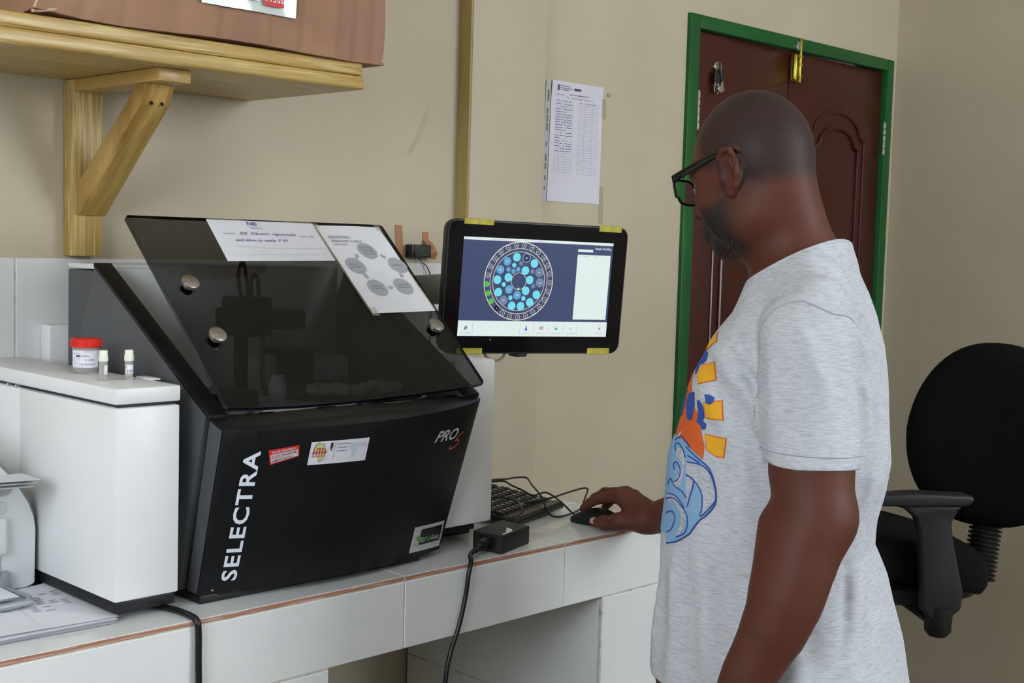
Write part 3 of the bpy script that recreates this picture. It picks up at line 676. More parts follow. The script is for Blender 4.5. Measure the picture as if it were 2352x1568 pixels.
for x, y in cs: ink(m, disc2d(x, y, .138, .092, 32), f)
for x, y, a in ((.33, .635, 45), (.75, .635, -45), (.835, .415, -100), (.53, .275, 180), (.27, .41, 100)):
    ca, sa = math.cos(R(a)), math.sin(R(a)); ink(m, poly2d([(x + (p * ca - r_ * sa) * .8, y + (p * sa + r_ * ca) * .6) for p, r_ in ((-.05, -.02), (.0, -.02), (.0, -.045), (.055, 0), (.0, .045), (.0, .02), (-.05, .02))]), f)
obj('circle_diagram', m, mat('grey_toner_fill', srgb(172, 174, 180), .8), pf)
f = lidmap(q2, .0025); m = MB()
for (x, y), ls in zip(cs, (('SWITCH ON', 'ANALYZER', 'AND WAIT', 'TO WARM'), ('RESULTS', 'AND PRINT'), ('REAGENTS',), ('CALIBRATE', 'RUN QC'), ('LOAD THE', 'SAMPLES'))):
    for k, l in enumerate(ls): fit(m, l, x - .09, x + .09, y + .028 * (len(ls) / 2 - k) - .02, .015, f)
obj('circle_text', m, M_ink, pf)
for a in ((-.02, .96, .05, 1.01), (.93, .95, 1.02, 1.02), (-.03, -.03, .08, .06), (.985, .0, 1.01, .5), (-.035, .05, -.005, .95)): obj('sticky_tape', ink(MB(), rect2d(*a), f), M_cleartape, pf)

# ---------------------------------------------------------------- white cabinet to the left of the analyzer
cb = thing('white_cabinet', (.98, 1.96, BZ), 'white metal module with a lid slab beside the black analyzer', 'cabinet')
CX0, CX1, CY = .9285, 1.0335, 1.7135
obj('cabinet_body', MB().box((CX0, CY, -.537), (CX1, 2.022, -.2525), bev=.0035).box((CX0, 2.0235, -.537), (CX1, 2.235, -.2525), bev=.003), M_white, cb)
obj('lid_slab', MB().box((CX0 - .0005, CY - .0005, -.2475), (CX1 + .001, 2.240, -.2235), bev=.0035), M_white, cb)
obj('lid_gap', MB().box((CX0 + .008, CY + .008, -.2527), (CX1 - .006, 2.23, -.2473)), mat('dark_gap', srgb(40, 38, 52), .6), cb)
obj('base_frame', MB().box((CX0 + .004, CY + .006, -.5555), (CX1 - .002, 2.235, -.5368), bev=.002), M_black, cb)
for x, y in ((.955, 1.765), (1.012, 1.765), (.955, 2.20), (1.01, 2.20)): obj('foot', MB().lathe([(0, 0), (.012, 0), (.012, .008), (.006, .009), (.006, .012), (0, .012)], 20, (x, y, -.5668)), M_darkplastic, cb)
for y in (2.065, 2.035): obj('gap_screw', MB().cyl((CX0 - .0015, y, -.2505), (CX0 + .006, y, -.2505), .0028, n=10), M_chrome, cb)
obj('rear_duct', MB().box((1.066, 2.203, -.40), (1.23, 2.2385, -.1665), bev=.002), M_white, cb)
obj('latch_plate', MB().box((1.031, 1.795, -.2245), (1.048, 1.84, -.2215), bev=.001), M_white, cb)

# specimen cup and vials on the lid slab
SZ = -.2235
cup = thing('specimen_cup', (.998, 1.937, SZ), 'clear specimen cup with red screw lid and white label', 'cup')
cx, cy = .998, 1.937
obj('cup_body', MB().lathe([(0, .002), (.0165, .002), (.0195, .006), (.0205, .040), (.0205, .042), (.0213, .042), (.0213, .006), (.0195, 0), (0, 0)], 40, (cx, cy, SZ)), M_milk, cup)
obj('screw_lid', MB().lathe([(0, .0552), (.0215, .0552), (.0235, .0535), (.0238, .0425), (.0232, .0415), (0, .0415)], 40, (cx, cy, SZ)), M_redplastic, cup)
m = MB()
for i in range(36): a = i * math.pi / 18; m.box((-.0006, -.0006, .0435), (.0006, .0006, .0530)); 
for k in range(36):
    a = k * math.pi / 18
    for j in range(8):
        i = k * 8 + j; v = m.v[i]; m.v[i] = (cx + .0238 * math.cos(a) + v[0], cy + .0238 * math.sin(a) + v[1], SZ + v[2])
obj('lid_ridges', m, M_redplastic, cup)
def wrap(cx, cy, r, a0, a1, z0, z1): return lambda u, v: (cx + r * math.cos(R(a0 + (a1 - a0) * u)), cy + r * math.sin(R(a0 + (a1 - a0) * u)), z0 + (z1 - z0) * v)
A0 = 175; A1 = 300
w = wrap(cx, cy, .02145, A0, A1, SZ + .010, SZ + .037)
lb = obj('cup_label', MB().grid(w, 20, 2), M_paper, cup)
w = wrap(cx, cy, .0217, A0, A1, SZ + .010, SZ + .037); m = MB()
for u0, u1, v in ((.05, .32, .80), (.45, .75, .92), (.40, .58, .70), (.40, .66, .64), (.05, .15, .52), (.05, .13, .40), (.05, .18, .22), (.05, .12, .08)): ink(m, grid2d(u0, v, u1, v + .025, 4, 1), w)
ink(m, grid2d(.19, .62, .36, .74, 4, 1), w); obj('label_print', m, mat('navy_print', srgb(90, 96, 140), .7), lb)
m = MB(); fit(m, '1', .27, .30, .44, .14, w, .01); fit(m, '120', .48, .82, .40, .13, w); fit(m, '15/02/20', .30, .82, .14, .11, w); obj('label_handwriting', m, M_inkp, lb)
def vial(x, y, fill, label, writing):
    v = thing('sample_vial', (x, y, SZ), label, 'vial')
    obj('vial_tube', MB().lathe([(0, .003), (.0045, .0045), (.0052, .008), (.0052, .029), (.0062, .029), (.0062, .006), (.0058, .0), (.005, .0), (.0045, .002), (0, .0025)], 24, (x, y, SZ)), M_milk, v)
    obj('serum', MB().lathe([(0, .0035), (.0044, .005), (.0050, .008), (.0050, .008 + fill), (0, .008 + fill)], 20, (x, y, SZ)), M_serum, v)
    obj('vial_cap', MB().lathe([(0, .046), (.0058, .046), (.0064, .0452), (.0065, .0385), (.0072, .0380), (.0072, .0300), (.0068, .0292), (0, .0292)], 28, (x, y, SZ)), M_capwhite, v)
    w = wrap(x, y, .00635, 190 if writing else 255, 330, SZ + .010, SZ + .0235); lb = obj('vial_label', MB().grid(w, 14, 1), M_paper, v)
    w = wrap(x, y, .00655, 190 if writing else 255, 330, SZ + .010, SZ + .0235); m = MB()
    if writing: fit(m, '2', .06, .16, .60, .26, w, .02); fit(m, '2/27', .12, .82, .14, .30, w, .02)
    else: fit(m, '-', .2, .6, .1, .3, w, .02)
    obj('label_handwriting', m, M_inkd, lb)
vial(.9665, 1.822, .0005, 'frosted vial with ivory cap standing right against the red lidded cup', False)
vial(1.0045, 1.8135, .004, 'frosted vial with yellow serum and black numbers, standing apart from the cup', True)
# ---------------------------------------------------------------- touch monitor
MC, MU, MV, MN = Vector((1.8981, 1.8088, -.0873)), Vector((.9601, -.2792, -.0154)), Vector((-.0045, -.0706, .9975)), Vector((-.2796, -.9576, -.0691))
mo = thing('touch_monitor', MC, 'black touch monitor showing blue sample wheel, yellow tape on corners', 'monitor')
def mon(u, v, off=0.0): return MC + MU * (u / 1000) + MV * (v / 1000) + MN * (off / 1000)
def rrect(u0, v0, u1, v1, r, n=8):
    out = []
    for cx_, cy_, a in ((u1 - r, v1 - r, 0), (u0 + r, v1 - r, 90), (u0 + r, v0 + r, 180), (u1 - r, v0 + r, 270)):
        for k in range(n + 1): t = R(a + 90 * k / n); out.append((cx_ + r * math.cos(t), cy_ + r * math.sin(t)))
    return out
def slab(loops, m=None):
    """stack of outlines [(points, offset)] joined into a closed body in the monitor's frame"""
    m = m or MB(); vs = []; fs = []; n = len(loops[0][0])
    for pts, off in loops: vs += [mon(u, v, off) for u, v in pts]
    for k in range(len(loops) - 1):
        for i in range(n): j = (i + 1) % n; fs.append((k * n + i, k * n + j, (k + 1) * n + j, (k + 1) * n + i))
    fs.append(tuple(range(n))[::-1]); fs.append(tuple((len(loops) - 1) * n + i for i in range(n)))
    return m.add(vs, fs)
def inset(u0, v0, u1, v1, d, r): return rrect(u0 + d, v0 + d, u1 - d, v1 - d, max(r - d, 2))
B = (-207, -132.5, 208.5, 130.5)
M_glossblack = mat('glossy_black_bezel', srgb(14, 14, 17), .10, spec=.5)
obj('casing', slab([(inset(*B, 22, 22), -42), (inset(*B, 10, 22), -40), (inset(*B, 2, 22), -24), (inset(*B, 1.2, 22), -11), (inset(*B, 2.4, 22), -10), (inset(*B, 0, 22), -9), (inset(*B, 0, 22), -2.5), (inset(*B, 1.2, 22), -1.0), (inset(*B, 3.5, 20), -.6)]), M_darkplastic, mo)
scr = obj('front_glass', slab([(inset(*B, 3.5, 20), -1.0), (inset(*B, 3.5, 20), 0)]), M_glossblack, mo)
P = lambda o: (lambda u, v: mon(u, v, o))
sd = obj('display', ink(MB(), rect2d(-172.5, -97, 172.5, 97), P(.3)), S_navy, mo)
m = MB(); ink(m, rect2d(-172.5, 91.6, 172.5, 97), P(.5)); ink(m, rect2d(-172.5, -97, 172.5, -66.6), P(.5)); ink(m, rect2d(88.3, 76.6, 124.2, 82), P(.5)); ink(m, rect2d(88.3, -61.5, 168, 71.2), P(.5))
obj('display_panels', m, S_white, sd)
wc_ = (-44.0, 13.2); RR = 78.5
m = MB()
ink(m, ring2d(*wc_, RR, 1.5, 72), P(.5)); ink(m, ring2d(*wc_, 65.5, 1.0, 72), P(.5)); ink(m, ring2d(*wc_, 59.2, 1.0, 72), P(.5)); ink(m, ring2d(*wc_, 17.2, .9, 48), P(.5)); ink(m, disc2d(-43.9, -2.2, 2.4), P(.7))
outer = [(-55.4, 83.3), (-37.8, 84.0), (-20.1, 79.9), (-4.4, 72.2), (9.8, 60.9), (20.4, 46.6), (25.9, 29.6), (27.5, 12.1), (25.2, -6.0), (18.6, -22.9), (7.5, -36.9), (-6.8, -47.8), (-23.0, -55.5), (-40.9, -58.4), (-59.0, -57.0), (-76.2, -51.1), (-90.5, -41.4), (-103.1, -27.5), (-111.1, -12.0), (-115.7, 6.0), (-114.4, 23.1), (-109.8, 40.4), (-100.7, 56.2), (-88.1, 68.6), (-72.6, 78.1)]
def snap(p):
    d = Vector((p[0] - wc_[0], p[1] - wc_[1])); d = d.normalized() * 71.8; return wc_[0] + d.x, wc_[1] + d.y
outer = [snap(p) for p in outer]
for k, p in enumerate(outer):
    if k not in (16, 17, 18, 19): ink(m, ring2d(*p, 5.4, .7, 20), P(.5))
obj('wheel_rings', m, S_cream, sd)
m = MB(); nums = [20, 19, 18, 17, 16, 15, 14, 13, 12, 11, 10, 9, 8, 7, 6, 5, 4, 3, 2, 1, 25, 24, 23, 22, 21]
def ctext(m, s, u, v, h, o, bold=.0, wide=None):
    vs, fs = text2d(s, 1.0, bold); x1 = max(a for a, b in vs); sc = h / .73; sx = sc if wide is None else wide / x1
    return ink(m, ([(u + (a - x1 / 2) * sx, v + b * sc - h / 2) for a, b in vs], fs), P(o))
for k, p in enumerate(outer): 
    if k not in (17, 18, 19): ctext(m, str(nums[k]), p[0], p[1], 3.2, .9, .02)
S_cream2 = S_cream
big_c = [(-52.5, 60.8), (-11.6, 49.7), (-31.0, 34.9), (-68.5, 20.2), (-92.6, 15.1), (-19.5, 16.5), (-88.5, -9.4), (-26.8, -5.5), (-1.7, -12.6), (-15.5, -28.2), (-36.0, -36.4), (-56.1, -36.0)]
big_b = [(-73.3, 52.0), (-87.6, 35.2), (-65.0, -3.5), (-45.6, -14.3)]; big_s = [(1.0, 31.9), (4.0, 11.7), (-75.5, -25.3)]
for p, s in zip([(-30.2, 59.9)] + big_b + big_s, ('R09', 'R07', 'R06', 'R29', 'R30', 'R11', 'R12', 'R03')): ctext(m, s, *p, 2.6, .9, .02)
obj('wheel_numbers', m, S_white, sd); obj('screen_title', ctext(MB(), 'Sample Handling', 148.2, 84.8, 4.6, .9, .015, 39), S_white, sd)
def discs(name, pts, r, M_, rim=None):
    m = MB(); 
    for p in pts: ink(m, disc2d(*p, r), P(.6))
    o = obj(name, m, M_, sd); o['kind'] = 'stuff'
    if rim:
        m = MB()
        for p in pts: ink(m, ring2d(*p, r + .5, .7, 24), P(.65))
        o = obj('disc_rims', m, rim, sd); o['kind'] = 'stuff'
discs('cyan_discs', big_c, 8.6, S_cyan); discs('blue_discs', big_b, 8.6, S_blue); discs('slate_discs', big_s, 8.6, S_slate, S_blue); discs('deep_blue_disc', [(-30.2, 59.9)], 8.4, S_deep, S_cream)
discs('small_cyan_discs', [(-57.3, 45.0), (-77.6, 6.1), (-60.2, -20.2), (-30.8, -20.6)], 4.7, S_cyan)
discs('small_blue_discs', [(-69.5, 36.2), (-58.1, 32.7), (-47.6, 37.0)], 4.5, S_blue, S_slate); discs('small_slate_discs', [(-41.8, 48.7), (-14.8, 33.5), (-10.4, 4.3)], 4.7, S_slate)
discs('green_discs', [outer[17], outer[18], outer[19]], 5.4, S_green, S_slate); discs('dark_disc', [outer[16]], 5.2, S_dark)
m = MB()
for u in (-140.4, -33.7, -2.6, 32.4, 66.7, 100.2): ink(m, rect2d(u, -93, u + .5, -69), P(.7))
for s, u in (('F1', -156), ('F5', -19.4), ('F6', 16), ('F7', 49.4), ('F8', 85), ('F10', 154)): ctext(m, s, u, -71.2, 2.2, .8)
for s, u, w_ in (('Pass Loading', -156, 21), ('Reagent Info', -19, 19), ('Quality Control', 16, 22), ('Evaluate Results', 50, 24), ('Request Samples', 86, 25), ('Main Menu', 154, 16)): ctext(m, s, u, -90.3, 2.6, .8, 0, w_)
for s, u, w_ in (('allow', -167.5, 9), ('1.validate', -139, 14), ('Easy Dual buffer 0.0  Standard', -93, 46), ('12:11:25 PM', -56, 18), ('16/07/21', -34, 12), ('Loading ref cal', 2, 20), ('- x', 167, 4)): ctext(m, s, u, 94.2, 2.2, .8, 0, w_)
for s, u, w_ in (('Pos', 93, 5), ('Sample ID', 110, 16), ('Status', 134, 9)): ctext(m, s, u, 68.4, 2.2, .8, 0, w_)
obj('screen_text', m, S_grey, sd)
m = MB()
ink(m, poly2d([(-160, -83.5), (-155, -85), (-151, -80), (-156, -78.2)]), P(.8)); ink(m, poly2d([(-159, -81), (-155, -82), (-152, -78), (-156, -76.6)]), P(.9))
obj('screen_icon', m, S_slate, sd)
m = MB(); ink(m, disc2d(-19.5, -83, 2.6), P(.8)); ink(m, rect2d(-20.8, -82, -18.2, -76.5), P(.85)); ink(m, poly2d([(150, -82), (158, -76), (154.6, -84), (153.6, -80.6)]), P(.8)); obj('screen_icon', m, S_iblue, sd)
m = MB(); ink(m, ring2d(14, -80, 3.2, 1.3, 20), P(.8)); ink(m, stroke2d(smooth2d([(20.5, -77.5), (18, -77), (17.2, -80), (18.5, -82.5), (20.5, -81.5)], 4), 1.3), P(.85)); obj('screen_icon', m, S_red, sd)
m = MB(); ink(m, rect2d(42, -77, 44, -75.6), P(.8)); ink(m, poly2d([(47, -79), (53, -79.5), (54, -84), (48, -84)]), P(.8)); ink(m, stroke2d([(50, -79), (52, -76)], 1.2), P(.85)); ink(m, ring2d(85, -81.5, 2.6, .8, 16), P(.8)); obj('screen_icon', m, S_teal, sd)
for k, (u0, v0, u1, v1) in enumerate(((-174, 121.4, -109.5, 131.9), (135, 120.0, 189.5, 131.9), (-172, -133.8, -115.5, -121), (129.5, -133.8, 183.5, -120.6))):
    s_ = 1 if v0 > 0 else -1; e = v1 if s_ > 0 else v0; i_ = v0 if s_ > 0 else v1
    mm = MB(); prof = [(i_, .8), (e - s_ * 1.0, .8), (e, -.3), (e, -9.5)]
    for (va, oa), (vb, ob) in zip(prof, prof[1:]): mm.add([mon(u0, va, oa), mon(u1, va, oa), mon(u1, vb, ob), mon(u0, vb, ob)], [(0, 1, 2, 3)])
    obj('tape_strip', mm, M_yellow, mo, label='strip of yellow tape')
obj('bezel_led', ink(MB(), disc2d(-98.5, -104.5, 1.3), P(.4)), S_grey, mo)
obj('cable_latch', slab([(rrect(-36, -142, -2, -131, 4), -34), (rrect(-34, -141, -4, -131, 4), -14), (rrect(-28, -139, -8, -131, 3), -8)]), M_darkplastic, mo)
obj('monitor_cable', MB().tube([mon(-97, -128, -25), mon(-95, -138, -24), mon(-82, -148, -22), mon(-66, -149, -20), mon(-54, -140, -20), mon(-52, -128, -25)], .0028), mat('beige_cable', srgb(150, 142, 122), .5), mo)
obj('mount_plate', slab([(rrect(-60, -45, 60, 45, 6), -52), (rrect(-60, -45, 60, 45, 6), -41)]), M_darkplastic, mo)
M_grey_arm = vary(mat('grey_cast_arm', srgb(148, 146, 138), .5), srgb(140, 138, 130), (60, 60, 60))
a0, a1 = Vector((1.675, 2.075, -.110)), MC + MN * -.062
ax = (a1 - a0).normalized(); rt = Matrix.Rotation(math.atan2(ax.y, ax.x), 3, 'Z') @ Matrix.Rotation(-math.asin(ax.z), 3, 'Y')
Lg = (a1 - a0).length
obj('support_arm', MB().box(a0 + Vector((0, -.022, -.028)), a0 + Vector((Lg, .022, .032)), bev=.006, rot=rt, piv=a0), M_grey_arm, mo, label='grey metal support arm')
obj('arm_pivot', MB().cyl((1.675, 2.075, -.2168), (1.675, 2.075, -.075), .030, n=28, bev=.004), M_darkplastic, mo)

# ---------------------------------------------------------------- keyboard, mouse, power brick, cords
kb = thing('computer_keyboard', (1.97, 1.90, BZ), 'black computer keyboard with white legends beside the analyzer', 'keyboard')
K0 = Vector((2.062, 1.866, BZ)); ku = Vector((-.957, -.29, 0)); kw = Vector((-.29, .957, 0)); KL, KD = .224, .185
def key(a, b, z=0.0):                               # a along the near edge (from its right end), b towards the back
    return K0 + ku * a + kw * b + Vector((0, 0, .016 + b / KD * .022 + z))
def keybox(m, a0, a1, b0, b1, z0, z1, tp=.0):
    vs = [key(a0, b0, z0), key(a1, b0, z0), key(a1, b1, z0), key(a0, b1, z0), key(a0 + tp, b0 + tp, z1), key(a1 - tp, b0 + tp, z1), key(a1 - tp, b1 - tp, z1), key(a0 + tp, b1 - tp, z1)]
    return m.add(vs, [(3, 2, 1, 0), (4, 5, 6, 7), (0, 1, 5, 4), (1, 2, 6, 5), (2, 3, 7, 6), (3, 0, 4, 7)])
m = MB(); b = bmesh.new()
tmp = keybox(MB(), 0, KL, 0, KD, -.012, 0); vs = [b.verts.new(v) for v in tmp.v]; [b.faces.new([vs[i] for i in f]) for f in tmp.f]
bmesh.ops.bevel(b, geom=list(b.edges), offset=.004, segments=3, profile=.5, affect='EDGES'); m.bm(b)
M_kb = mat('black_keyboard_plastic', srgb(24, 23, 22), .35); M_key = vary(mat('black_keycap', srgb(30, 28, 26), .4), srgb(36, 33, 30), (90, 90, 90))
obj('keyboard_body', m, M_kb, kb)
obj('front_strip', keybox(MB(), .004, KL - .004, .004, .021, .0, .0025, .001), mat('bronze_black_strip', srgb(38, 34, 28), .25), kb)
for a in (.02, KL - .03): obj('keyboard_foot', keybox(MB(), a, a + .012, .02, .04, -.0175 - .0, -.0115), M_rubber, kb)
for a in (.02, KL - .03): obj('keyboard_foot', keybox(MB(), a, a + .012, .155, .165, -.0345, -.0115), M_rubber, kb)
lg = MB(); key_mesh = None
rng = random.Random(11)
for r_ in range(6):
    b0 = .034 + r_ * .0232 + (.006 if r_ == 5 else 0)
    for c_ in range(11):
        a0_ = .010 + c_ * .0188 + (.004 * (r_ % 2))
        wd = .0172
        if a0_ + wd > KL - .004: continue
        obj('keycap', keybox(MB(), a0_, a0_ + wd, b0, b0 + .0200, 0, .005, .0018), M_key, kb, smooth=0)
        f = lambda u, v, A=a0_, B_=b0: key(A + u, B_ + v, .0058)
        ink(lg, rect2d(.0045, .0095, .0045 + .0045 + .004 * rng.random(), .0135 + .001 * rng.random()), f)
o = obj('key_legends', lg, mat('white_key_legend', srgb(205, 205, 195), .6), kb); o['kind'] = 'stuff'

ms = thing('computer_mouse', (2.012, 1.735, BZ), 'black computer mouse under the standing man\'s hand', 'mouse')
def mouse_pt(t, a):                                 # t along (0 rear, 1 nose), a around the upper half
    y = 1.682 + .108 * t; wd = .030 * (1 - .55 * max(0, 2 * t - 1.15) ** 2) * math.sqrt(max(0, 1 - (2 * t - 1) ** 8)); h = .036 * (math.sin(math.pi * min(1, .12 + t * .80)) ** .7) * (1 - .45 * t * t)
    x = 2.012 - .012 * (t - .5); return (x + wd * math.cos(a) * (1.0 if math.sin(a) > .05 else .94), y, BZ + .0012 + max(0, h * (math.sin(a) ** .75)))
m = MB().grid(lambda u, v: mouse_pt(v, math.pi * u), 20, 28); m.grid(lambda u, v: (mouse_pt(v, 0)[0] * (1 - u) + mouse_pt(v, math.pi)[0] * u, mouse_pt(v, 0)[1], BZ + .0008), 2, 28)
obj('mouse_shell', m, mat('black_mouse_plastic', srgb(22, 23, 26), .5), ms)
obj('scroll_wheel', MB().cyl((2.0055, 1.762, BZ + .0265), (2.0105, 1.762, BZ + .0265), .0095, n=24, bev=.001), M_rubber, ms)
zb = BZ
mc = [(2.006, 1.788, -.555), (2.015, 1.808, -.552), (2.014, 1.832, -.538), (2.001, 1.851, -.523), (1.997, 1.866, -.521), (1.976, 1.865, -.523), (1.963, 1.869, -.523), (1.967, 1.901, -.518), (1.96, 1.926, -.511), (1.966, 1.958, -.507), (1.94, 1.985, -.512), (1.88, 2.01, -.520), (1.80, 2.02, -.530)]
obj('mouse_cord', MB().tube(mc, .0019, 8), M_rubber, ms)
kc = [(1.80, 2.05, -.530), (1.90, 2.025, -.517), (1.975, 1.997, -.511), (2.0, 1.983, -.510), (2.022, 1.971, -.507), (2.038, 1.957, -.508), (2.014, 1.918, -.515), (1.986, 1.863, -.528), (1.981, 1.838, -.557), (1.988, 1.819, -.564), (2.026, 1.820, -.564), (2.080, 1.838, -.5635), (2.112, 1.857, -.558), (2.127, 1.860, -.537), (2.126, 1.857, -.527), (2.106, 1.852, -.522), (2.057, 1.845, -.523), (2.012, 1.850, -.530), (1.985, 1.870, -.538), (1.955, 1.880, -.540)]
obj('keyboard_cord', MB().tube(kc, .0019, 8), M_rubber, kb)

pb = thing('power_adapter', (1.716, 1.70, BZ), 'black power brick with torn white label on the bench edge', 'adapter')
p0 = Vector((1.668, 1.661, BZ)); pu = Vector((.957, .290, 0)); pw = Vector((-.055, .9985, 0)); PL, PW, PH = .113, .072, .0345
def brick(a, b_, z): return p0 + pu * a + pw * b_ + Vector((0, 0, z))
b = bmesh.new(); tm = [brick(a, c, z) for z in (.0006, PH) for a, c in ((0, 0), (PL, 0), (PL, PW), (0, PW))]; vs = [b.verts.new(v) for v in tm]
for f in ((3, 2, 1, 0), (4, 5, 6, 7), (0, 1, 5, 4), (1, 2, 6, 5), (2, 3, 7, 6), (3, 0, 4, 7)): b.faces.new([vs[i] for i in f])
bmesh.ops.bevel(b, geom=list(b.edges), offset=.0025, segments=3, profile=.5, affect='EDGES')
obj('brick_casing', MB().bm(b), vary(mat('black_brick_plastic', srgb(24, 24, 25), .5), srgb(30, 30, 31), (400, 400, 400), bump=.1), pb)
torn = [(.012, .004), (.050, .004), (.062, .014), (.064, .030), (.052, .020), (.044, .019), (.040, .013), (.028, .009), (.018, .010)]
obj('torn_label', ink(MB(), poly2d(torn), lambda u, v: brick(u, v, PH + .0004)), M_paper, pb, label='torn white label')
obj('inlet_socket', MB().bm(_b) if False else MB().add([brick(-.0012, c, z) for c, z in ((.016, .006), (.056, .006), (.056, .028), (.016, .028))] + [brick(.002, c, z) for c, z in ((.016, .006), (.056, .006), (.056, .028), (.016, .028))], [(0, 1, 2, 3), (4, 5, 1, 0), (5, 6, 2, 1), (6, 7, 3, 2), (7, 4, 0, 3)]), M_rubber, pb)
q0, q1 = brick(-.001, .036, .017), brick(-.026, .036, .016)
obj('inlet_plug', MB().tube([q0, brick(-.014, .036, .017), q1], [.012, .0105], 12, sub=1), M_rubber, pb)
m = MB()
for k in range(5): c0 = brick(-.028 - k * .0048, .036 - k * .001, .0155 - k * .0006); c1 = brick(-.031 - k * .0048, .036 - k * .001, .0153 - k * .0006); m.cyl(c0, c1, .0082 - .0006 * k, n=14, bev=.0007)
m.tube([q1, brick(-.053, .031, .013)], [.0062, .0045], 10, sub=1)
obj('strain_relief', m, M_rubber, pb)
obj('mains_cord', MB().tube([brick(-.050, .032, .0132), (1.597, 1.668, BZ + .0095), (1.580, 1.648, BZ + .003), (1.571, 1.6445, BZ - .02), (1.566, 1.645, BZ - .055), (1.551, 1.644, BZ - .105), (1.530, 1.642, BZ - .150), (1.519, 1.64, BZ - .19), (1.512, 1.638, BZ - .26), (1.51, 1.636, BZ - .42), (1.52, 1.63, BZ - .70), (1.55, 1.60, FZ + .01), (1.7, 1.5, FZ + .005)], .0042, 10), M_rubber, pb)
obj('output_cord', MB().tube([brick(PL - .004, .060, .030), brick(PL + .003, .062, .034), (1.805, 1.745, -.522), (1.826, 1.765, -.514), (1.862, 1.812, -.514), (1.872, 1.850, -.516), (1.855, 1.885, -.518), (1.80, 1.93, -.53)], .0019, 8), M_rubber, pb)
pc = obj('instrument_cable', MB().tube([(.99, 1.80, BZ + .006), (.995, 1.775, BZ + .0055), (1.012, 1.745, BZ + .0055), (1.024, 1.705, BZ + .0052), (1.0255, 1.670, BZ + .0050), (1.027, 1.651, BZ - .0002), (1.0285, 1.6485, BZ - .02), (1.0285, 1.648, BZ - .06), (1.0285, 1.646, BZ - .11), (1.03, 1.642, BZ - .3), (1.04, 1.63, BZ - .7), (1.07, 1.60, FZ + .01), (1.2, 1.5, FZ + .005)], .0050, 10), M_rubber)
tag(pc, 'black power cord running from under the white cabinet over the bench edge', 'cord')

# ---------------------------------------------------------------- printer and loose sheets
pr = thing('printer', (.80, 2.05, BZ), 'white desktop printer with grey trim and output tray', 'printer')
M_prw = vary(mat('white_printer_plastic', srgb(232, 236, 236), .35), srgb(228, 232, 232), (6, 6, 6)); M_prg = mat('grey_printer_trim', srgb(150, 158, 160), .4); M_prp = mat('grey_control_panel', srgb(172, 174, 178), .15)
X1 = .943
def pprof(d):
    raw = [(.60, .004), (.921, .004), (.929, .007), (.934, .014), (.9355, .10), (.9325, .124), (.924, .147), (.909, .172), (.891, .196), (.871, .217), (.84, .241), (.80, .258), (.60, .276)]
    return [(x - (d if x > .7 else 0), BZ + z + (d if z < .01 else -d * (.8 if z > .12 else 0))) for x, z in raw]
obj('printer_body', MB().prism(pprof(.003), 1.986, 2.20, 'y', bev=.002), M_prw, pr)
obj('side_trim', MB().prism(pprof(0), 1.969, 1.985, 'y', bev=.0015), M_prg, pr)
obj('front_cover', MB().prism(pprof(.0055), 1.957, 1.9705, 'y', bev=.003), M_prw, pr)
obj('control_panel', MB().prism([(.60, BZ + .155), (.865, BZ + .158), (.884, BZ + .161), (.891, BZ + .169), (.886, BZ + .177), (.865, BZ + .190), (.60, BZ + .198)], 1.950, 1.958, 'y', bev=.002), M_prp, pr)
obj('output_slot', MB().box((.60, 1.9548, BZ + .020), (.872, 1.9575, BZ + .068), bev=.001), mat('grey_recess', srgb(178, 182, 184), .5), pr)
obj('slot_hood', MB().box((.60, 1.942, BZ + .068), (.880, 1.958, BZ + .128), bev=.008, seg=3), M_prw, pr)
obj('slot_guide', MB().prism([(.866, BZ + .012), (.886, BZ + .012), (.882, BZ + .042), (.874, BZ + .042)], 1.944, 1.957, 'y', bev=.001), M_prg, pr)
obj('model_plate', MB().box((.835, 1.9540, BZ + .132), (.880, 1.9572, BZ + .149), bev=.001), mat('pale_model_plate', srgb(214, 218, 218), .4), pr)
m = MB(); ink(m, text2d('00', .010, .01), lambda u, v: (.858 + u, 1.9535, BZ + .1365 + v)); obj('model_number', m, M_ink, pr)
tray = MB().prism([(.60, 1.845), (.850, 1.845), (.866, 1.851), (.878, 1.864), (.880, 1.880), (.872, 1.955), (.60, 1.955)], BZ + .012, BZ + .017, 'z', bev=.001)
tr = obj('output_tray', tray, M_prg, pr)
m = MB().tube([(.60, 1.846, BZ + .0175), (.848, 1.846, BZ + .0175), (.866, 1.853, BZ + .0175), (.876, 1.866, BZ + .0175), (.8785, 1.882, BZ + .0175), (.871, 1.955, BZ + .0175)], .0045, 8, sub=3)
obj('tray_lip', m, M_prg, tr)
nth = ('topmost', 'middle', 'lowest')
for k in range(3):
    sp = obj('printed_sheet', MB().grid(lambda u, v: (.60 + .262 * u - .004 * k, 1.866 + .084 * v, BZ + .0222 - .0014 * k + .0012 * u * u), 8, 4), M_paper)
    tag(sp, '%s of the blank sheets lying in the grey printer tray' % nth[k], 'paper', 'sheets in the printer tray')
for k in range(3):
    sp = obj('printed_sheet', MB().grid(lambda u, v: (.62 + .282 * u - .007 * k, 1.878 + .068 * v - .003 * k, BZ + .203 - .0042 * k + .006 * u * u * (1 - .2 * k) * 0 - .010 * u - .004 * v * (1 - u)), 10, 4), M_paper)
    tag(sp, '%s of the white sheets sticking out above the printer control panel' % nth[k], 'paper', 'sheets on top of the printer')
obj('paper_support', MB().box((.60, 1.90, BZ + .172), (.74, 1.949, BZ + .180), bev=.002), M_prp, pr)

for o in [pr] + [o for o in COL.objects if o.name.startswith('printed_sheet')]: o.location = o.location + Vector((-.009, -.009, 0))

